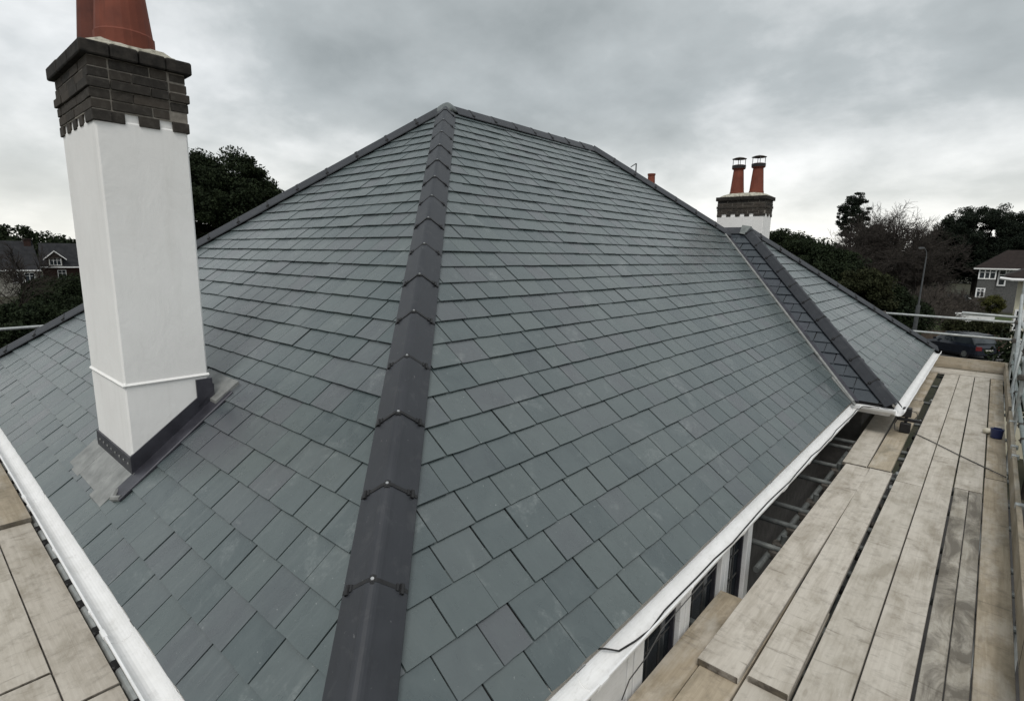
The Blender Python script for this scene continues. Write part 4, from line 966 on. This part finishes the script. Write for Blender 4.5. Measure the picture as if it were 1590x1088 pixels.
# brown thickets
TH = [(1345, 66, 3.0, 'brown leafless thicket beyond the wing hip, left one'), (1385, 64, 3.2, 'brown leafless thicket left of the lamp post'), (1412, 60, 2.8, 'low brown thicket just left of the lamp post'), (1456, 72, 3.0, 'brown leafless thicket right of the lamp post'), (1478, 76, 2.6, 'brown leafless thicket left of the grey bay house'), (1310, 70, 3.2, 'brown thicket behind the evergreen hedge, far left of the lamp')]
for i, (px, D, hh, lab) in enumerate(TH):
    b_ = ground_at(px, D); RMIN = 0.018; thicket('bare_thicket', b_, 4.2, hh*.95, 30, lab, 71+i, 'twig_brown', group='leafless thickets beyond the road')
# dark evergreen shrubs just beyond the wing
SH = [(1215, 385, 44, 2.2, 1.6, 'leaf_dark', 'dark evergreen shrub right beside the far white chimney'), (1255, 405, 42, 2.4, 1.9, 'leaf_dark', 'dark evergreen shrub over the upper wing hip'), (1292, 425, 40, 2.2, 1.9, 'leaf_dark', 'dark evergreen shrub over the middle of the wing hip'), (1330, 452, 38, 1.9, 1.7, 'leaf_olive', 'olive green shrub over the lower wing hip'), (1366, 470, 40, 1.7, 1.5, 'leaf_dark', 'dark shrub left of the lamp post foot'), (1400, 480, 44, 1.6, 1.3, 'leaf_dark', 'low dark shrub touching the lamp post')]
for i, (px, py, D, rx, rz, mt, lab) in enumerate(SH):
    c = at(px, py, D); leafy('evergreen_shrub', (c[0], c[1], GZ), (c[0], c[1], c[2]-.5), (rx, rx, rz), lab, 81+i, mt, 90, 380, .6, .08, cat='shrub', limbs=3, tr=.09)
# hedge and fence beyond the cars
b0, b1 = ground_at(1483, 57), ground_at(1600, 57); P = []
for k in range(26): q = b0+(b1-b0)*k/25; P.append(clumps((q[0], q[1], GZ+.72), (.4, .4, .62), 8, 120, .45, 900+k, .9, .2))
hd = thing('clipped_hedge', b0, 'dark green hedge behind the fence and parked cars', 'hedge')
link('foliage', leaf_mesh('foliage', np.concatenate(P), .1, 'leaf_olive', 91), hd)
fn = thing('board_fence', ground_at(1500, 51), 'brown vertical board fence behind the parked cars', 'fence')
b0, b1 = ground_at(1440, 51), ground_at(1610, 51); dv = unit(b1-b0); Lf = np.linalg.norm(b1-b0); nf = int(Lf/.17); nn = arr(dv[1], -dv[0], 0)
def fbox(m, a, b, z0, z1, y0, y1): return m.prism([a+nn*y0+arr(0, 0, z0), b+nn*y0+arr(0, 0, z0), b+nn*y1+arr(0, 0, z0), a+nn*y1+arr(0, 0, z0)], [a+nn*y0+arr(0, 0, z1), b+nn*y0+arr(0, 0, z1), b+nn*y1+arr(0, 0, z1), a+nn*y1+arr(0, 0, z1)])
for k in range(nf):
    a = b0+dv*k*.17; fbox(MB(), a+dv*.006, a+dv*.162, .05, 1.0+random.uniform(-.02, .02), 0, .022).build('fence_board', 'fence_brown', fn)
for k in range(0, nf, 11): a = b0+dv*k*.17; fbox(MB(), a, a+dv*.1, 0, 1.08, -.1, -.01).build('fence_post', 'fence_brown', fn)
for z in (.25, .75): fbox(MB(), b0, b1, z, z+.08, -.05, -.012).build('fence_rail', 'fence_brown', fn)
# white low wall caps beyond the hedge
q0, q1 = ground_at(1490, 62), ground_at(1552, 62); dv2 = unit(q1-q0); 
gw = thing('white_garden_wall', q0, 'low white painted garden wall showing above the hedge', 'wall')
nn = arr(dv2[1], -dv2[0], 0)
fbox(MB(), q0, q1, 0, ztop(1520, 489, 62)-GZ, -.12, .12).build('wall_body', 'white_upvc', gw); fbox(MB(), q0-dv2*.1, q1+dv2*.1, ztop(1520, 489, 62)-GZ, ztop(1520, 489, 62)-GZ+.09, -.18, .18).build('coping', 'white_upvc', gw)
# cars
def car(loc, heading, paint, label, L=4.3, W=1.8, H=1.52):
    c = thing('parked_car', (loc[0], loc[1], GZ+.012), label, 'car', 'cars beyond the scaffold', heading)
    Mw = np.array(WORLD[c.name])
    def T(p): return (Mw @ np.array([*p, 1.0]))[:3]
    def ring(x, pts): return [T((x, y, z)) for y, z in pts]
    w = W/2
    def sec(x, k, zl, zs): return ring(x, [(-w*k*.94, zl), (w*k*.94, zl), (w*k, zl+.12), (w*k, zs-.14), (w*k*.93, zs), (-w*k*.93, zs), (-w*k, zs-.14), (-w*k, zl+.12)])
    body = MB().loft([sec(-L/2, .86, .34, .78), sec(-L/2+.10, .96, .26, .94), sec(-L/2+.5, 1, .20, .97), sec(-.4, 1, .20, .95), sec(.7, 1, .20, .93), sec(L/2-.55, .97, .20, .82), sec(L/2-.1, .90, .26, .70), sec(L/2, .8, .36, .58)])
    bo = body.build('body', paint, c, smooth=False)
    def cs(x, kb, kt, zb, zt): return ring(x, [(-w*kb, zb), (w*kb, zb), (w*kt, zt-.06), (w*kt*.92, zt), (-w*kt*.92, zt), (-w*kt, zt-.06)])
    MB().loft([cs(-L/2+.22, .92, .88, .93, 1.05), cs(-L/2+.62, .93, .80, .93, H-.06), cs(-.55, .93, .79, .92, H), cs(.25, .93, .78, .92, H-.03), cs(1.05, .92, .86, .90, .99)]).build('cabin', 'window_glass', c)
    MB().loft([cs(-L/2+.48, .825, .82, H-.12, H-.03), cs(-.55, .80, .80, H-.05, H+.012), cs(.25, .79, .79, H-.08, H-.015), cs(.42, .78, .78, H-.12, H-.08)]).build('roof', paint, c)
    for sx in (-1, 1):
        for x in (-L/2+.75, L/2-.85):
            wh = MB(); cx_ = [T((x, sx*(w-.02), .32)), T((x, sx*(w-.22), .32))]; wh.tube(cx_, .31, 16).build('wheel', 'black_rubber', c)
            MB().tube([T((x, sx*(w+.004), .32)), T((x, sx*(w-.03), .32))], .19, 12).build('wheel_hub', 'galvanised_dull', c)
        MB().add([T((-L/2-.012, sx*w*.84, .62)), T((-L/2-.012, sx*w*.56, .62)), T((-L/2-.012, sx*w*.56, .84)), T((-L/2-.012, sx*w*.84, .86)), T((-L/2+.06, sx*w*.95, .62)), T((-L/2+.06, sx*w*.56, .62)), T((-L/2+.06, sx*w*.56, .86)), T((-L/2+.06, sx*w*.95, .88))],
                 [(0, 1, 2, 3), (4, 7, 6, 5), (0, 4, 5, 1), (1, 5, 6, 2), (2, 6, 7, 3), (3, 7, 4, 0)]).build('tail_light', 'tail_red', c)
        MB().loft([[T((.75, sx*(w+.0), .95)), T((.75, sx*(w+.17), .95)), T((.75, sx*(w+.17), 1.08)), T((.75, sx*(w+.0), 1.08))], [T((.86, sx*(w+.0), .97)), T((.86, sx*(w+.14), .97)), T((.86, sx*(w+.14), 1.06)), T((.86, sx*(w+.0), 1.06))]]).build('mirror', paint, c)
        MB().loft([[T((L/2-.04, sx*w*.45, .60)), T((L/2-.10, sx*w*.82, .60)), T((L/2-.16, sx*w*.82, .70)), T((L/2-.08, sx*w*.45, .68))], [T((L/2-.2, sx*w*.45, .60)), T((L/2-.25, sx*w*.80, .60)), T((L/2-.3, sx*w*.80, .70)), T((L/2-.2, sx*w*.45, .68))]]).build('headlight', 'plate_white', c)
    MB().loft([[T((-L/2-.02, -.26, .56)), T((-L/2-.02, .26, .56)), T((-L/2-.02, .26, .67)), T((-L/2-.02, -.26, .67))], [T((-L/2+.05, -.26, .56)), T((-L/2+.05, .26, .56)), T((-L/2+.05, .26, .67)), T((-L/2+.05, -.26, .67))]]).build('number_plate', 'plate_white', c)
    return c
p = at(1487, 540, 46.0); car(p, R_(138), 'car_blue', 'dark blue hatchback seen from behind above the far toe board', 4.2, 1.85, 1.55)
p = at(1476, 475, 95); car(p, R_(175), 'car_grey', 'dark grey car with shining roof parked beyond the lawn', 4.4, 1.8, 1.5)
# street lamp
b_ = ground_at(1427, 31); zt = ztop(1438, 398, 31); lp = thing('street_lamp', b_, 'tall grey street lamp post leaning a little beyond the far guard rail', 'street lamp')
tp_ = at(1440, 388, 31); tp_ = arr(tp_[0], tp_[1], zt)
MB().tube([b_, b_*.35+tp_*.65], .085, 10).build('post_base', 'lamp_grey', lp); MB().tube([b_*.36+tp_*.64, tp_], [.040, .024], 10).build('post', 'lamp_grey', lp)
e_ = C_R*arr(1, 1, 0); e_ = unit(e_)
MB().tube([tp_, tp_+arr(0, 0, .2)-e_*.03, tp_+arr(0, 0, .34)-e_*.12, tp_+arr(0, 0, .38)-e_*.20], [.020, .018, .016, .015], 8).build('arm', 'lamp_grey', lp)
hc = tp_+arr(0, 0, .37)-e_*.30; MB().loft([[hc+e_*.16+arr(0, .05, -.03), hc+e_*.16+arr(0, -.05, -.03), hc+e_*.16+arr(0, -.05, .03), hc+e_*.16+arr(0, .05, .03)], [hc+arr(0, .1, -.05), hc+arr(0, -.1, -.05), hc+arr(0, -.1, .04), hc+arr(0, .1, .04)], [hc-e_*.10+arr(0, .07, -.04), hc-e_*.10+arr(0, -.07, -.04), hc-e_*.10+arr(0, -.07, .02), hc-e_*.10+arr(0, .07, .02)]]).build('lantern', 'lamp_grey', lp)
# grey bay house on the right
D = 90; p = at(1521, 415, D); r, f = facade_frame(p, D); ez = ztop(1540, 416, D)-GZ
o = arr(p[0], p[1], GZ); F = Fr(o, r, f); h = thing('bay_house', o, 'grey pebbledash house with brown hipped roof and white bay windows', 'house')
F.box(MB(), 0.0, 8.5, -7, 0, 0, ez).build('wall', 'pebbledash', h)
m = MB(); q = [F.P(-.5, .9, ez), F.P(9, .9, ez), F.P(9, -7.5, ez), F.P(-.5, -7.5, ez)]; t_ = [F.P(2.4, -2.6, ez+2.2), F.P(6.5, -2.6, ez+2.2), F.P(6.5, -4, ez+2.2), F.P(2.4, -4, ez+2.2)]
m.loft([[k-arr(0, 0, .1) for k in q], q, t_]); m.build('roof', 'roof_brown', h); F.box(MB(), -.52, 9.02, .9, 1.0, ez-.18, ez-.03).build('gutter', 'white_upvc', h)
F.box(MB(), .02, 1.65, 0, .6, 0, ez-.12).build('bay', 'pebbledash', h)
win(F, h, .14, 1.55, ez-1.25, ez-.25, .62, 3, .13); win(F, h, 2.0, 2.5, ez-2.0, ez-.3, .05, 1, .15); win(F, h, 2.85, 3.3, ez-1.2, ez-.3, .05, 1, .12); win(F, h, .14, .75, ez-3.5, ez-2.6, .62, 2, .14)
c = at(1541, 466, 84); leafy('garden_shrub', (c[0], c[1], GZ), (c[0], c[1], c[2]-.5), (1.2, 1.2, .9), 'yellow green shrub below the bay house window', 88, 'leaf_yellow', 40, 160, .5, .09, cat='shrub', limbs=3, tr=.06)
# cream house at the right edge
D = 23; p = at(1572, 470, D); r, f = facade_frame(p, D); o = arr(p[0], p[1], GZ); F = Fr(o, r, f); ez = ztop(1580, 432, D)-GZ
h = thing('cream_house', o, 'cream rendered house with white windows at the right picture edge', 'house')
F.box(MB(), .06, 6, -5, 0, 0, ez).build('wall', 'cream_wall', h)
m = MB(); m.loft([[F.P(-.35, .4, ez-.02), F.P(6.2, .4, ez-.02), F.P(6.2, -5.3, ez-.02), F.P(-.35, -5.3, ez-.02)], [F.P(-.30, .35, ez+.06), F.P(6.2, .35, ez+.06), F.P(6.2, -5.3, ez+.06), F.P(-.30, -5.3, ez+.06)], [F.P(2.2, -2.2, ez+1.2), F.P(4, -2.2, ez+1.2), F.P(4, -2.8, ez+1.2), F.P(2.2, -2.8, ez+1.2)]]); m.build('roof', 'roof_brown', h)
MB().tube([F.P(-.38, .42, ez+.0), F.P(-.1, .45, ez-.04), F.P(6, .45, ez-.0)], .045, 8).build('gutter', 'white_upvc', h)
win(F, h, .14, .27, ez-1.55, ez-1.0, .03, 1, .05); win(F, h, .42, .9, ez-1.2, ez-.35, .03, 2, .05); win(F, h, .3, 1.3, ez-3.6, ez-2.4, .03, 2, .06)
c = at(1584, 520, 19); leafy('garden_shrub', (c[0]+.6, c[1], GZ), (c[0]+.9, c[1], c[2]-1.0), (1.3, .8, 1.5), 'dark shrub at the right edge below the cream house', 89, 'leaf_dark', 110, 300, .45, .06, cat='shrub', limbs=3, tr=.06)
# house behind with one red pot and an aerial
pt = at(1011, 284, 24); o = arr(pt[0]-1.5, pt[1]+1.5, GZ)
h = thing('hidden_house', o, 'house behind the roof showing only a red pot and an aerial', 'house'); F = Fr(o, arr(1, 0, 0), arr(0, -1, 0))
F.box(MB(), -4, 4, -7, 0, 0, 4.6).build('wall', 'red_brick', h)
m = MB(); m.loft([[F.P(-4.4, .4, 4.6), F.P(4.4, .4, 4.6), F.P(4.4, -7.4, 4.6), F.P(-4.4, -7.4, 4.6)], [F.P(-1, -3, 6.9), F.P(1, -3, 6.9), F.P(1, -4, 6.9), F.P(-1, -4, 6.9)]]); m.build('roof', 'roof_brown', h)
zt = at(1011, 270, 24)[2]
ck = MB().box(pt[0]-.45, pt[0]+.45, pt[1]-.3, pt[1]+.3, GZ+4.5, pt[2]-.35).build('chimney', 'red_brick', h)
MB().lathe((pt[0], pt[1], pt[2]-.38), [(.17, 0), (.165, .1), (.14, zt-pt[2]+.30), (.16, zt-pt[2]+.32), (.16, zt-pt[2]+.38), (.13, zt-pt[2]+.38)], 16).build('chimney_pot', 'terracotta', ck)
an = at(988, 254, 24); MB().tube([(an[0], an[1], pt[2]-1.2), tuple(an)], .03, 6).build('aerial_mast', 'lamp_grey', ck); 
MB().tube([tuple(an-arr(0, 0, .0)), tuple(an-C_R*.22-arr(0, 0, .14))], .022, 5).build('aerial_arm', 'lamp_grey', ck)
MB().box(pt[0]-.45, an[0]+.05, pt[1]-.05, pt[1]+.05, pt[2]-1.3, pt[2]-1.15).build('aerial_bracket', 'lamp_grey', ck) if an[0] > pt[0]-.45 else MB().box(an[0]-.05, pt[0]+.4, min(an[1], pt[1])-.05, max(an[1], pt[1])+.05, pt[2]-1.3, pt[2]-1.15).build('aerial_bracket', 'lamp_grey', ck)
print('slates', len(SLATES), 'objects', len(bpy.data.objects))
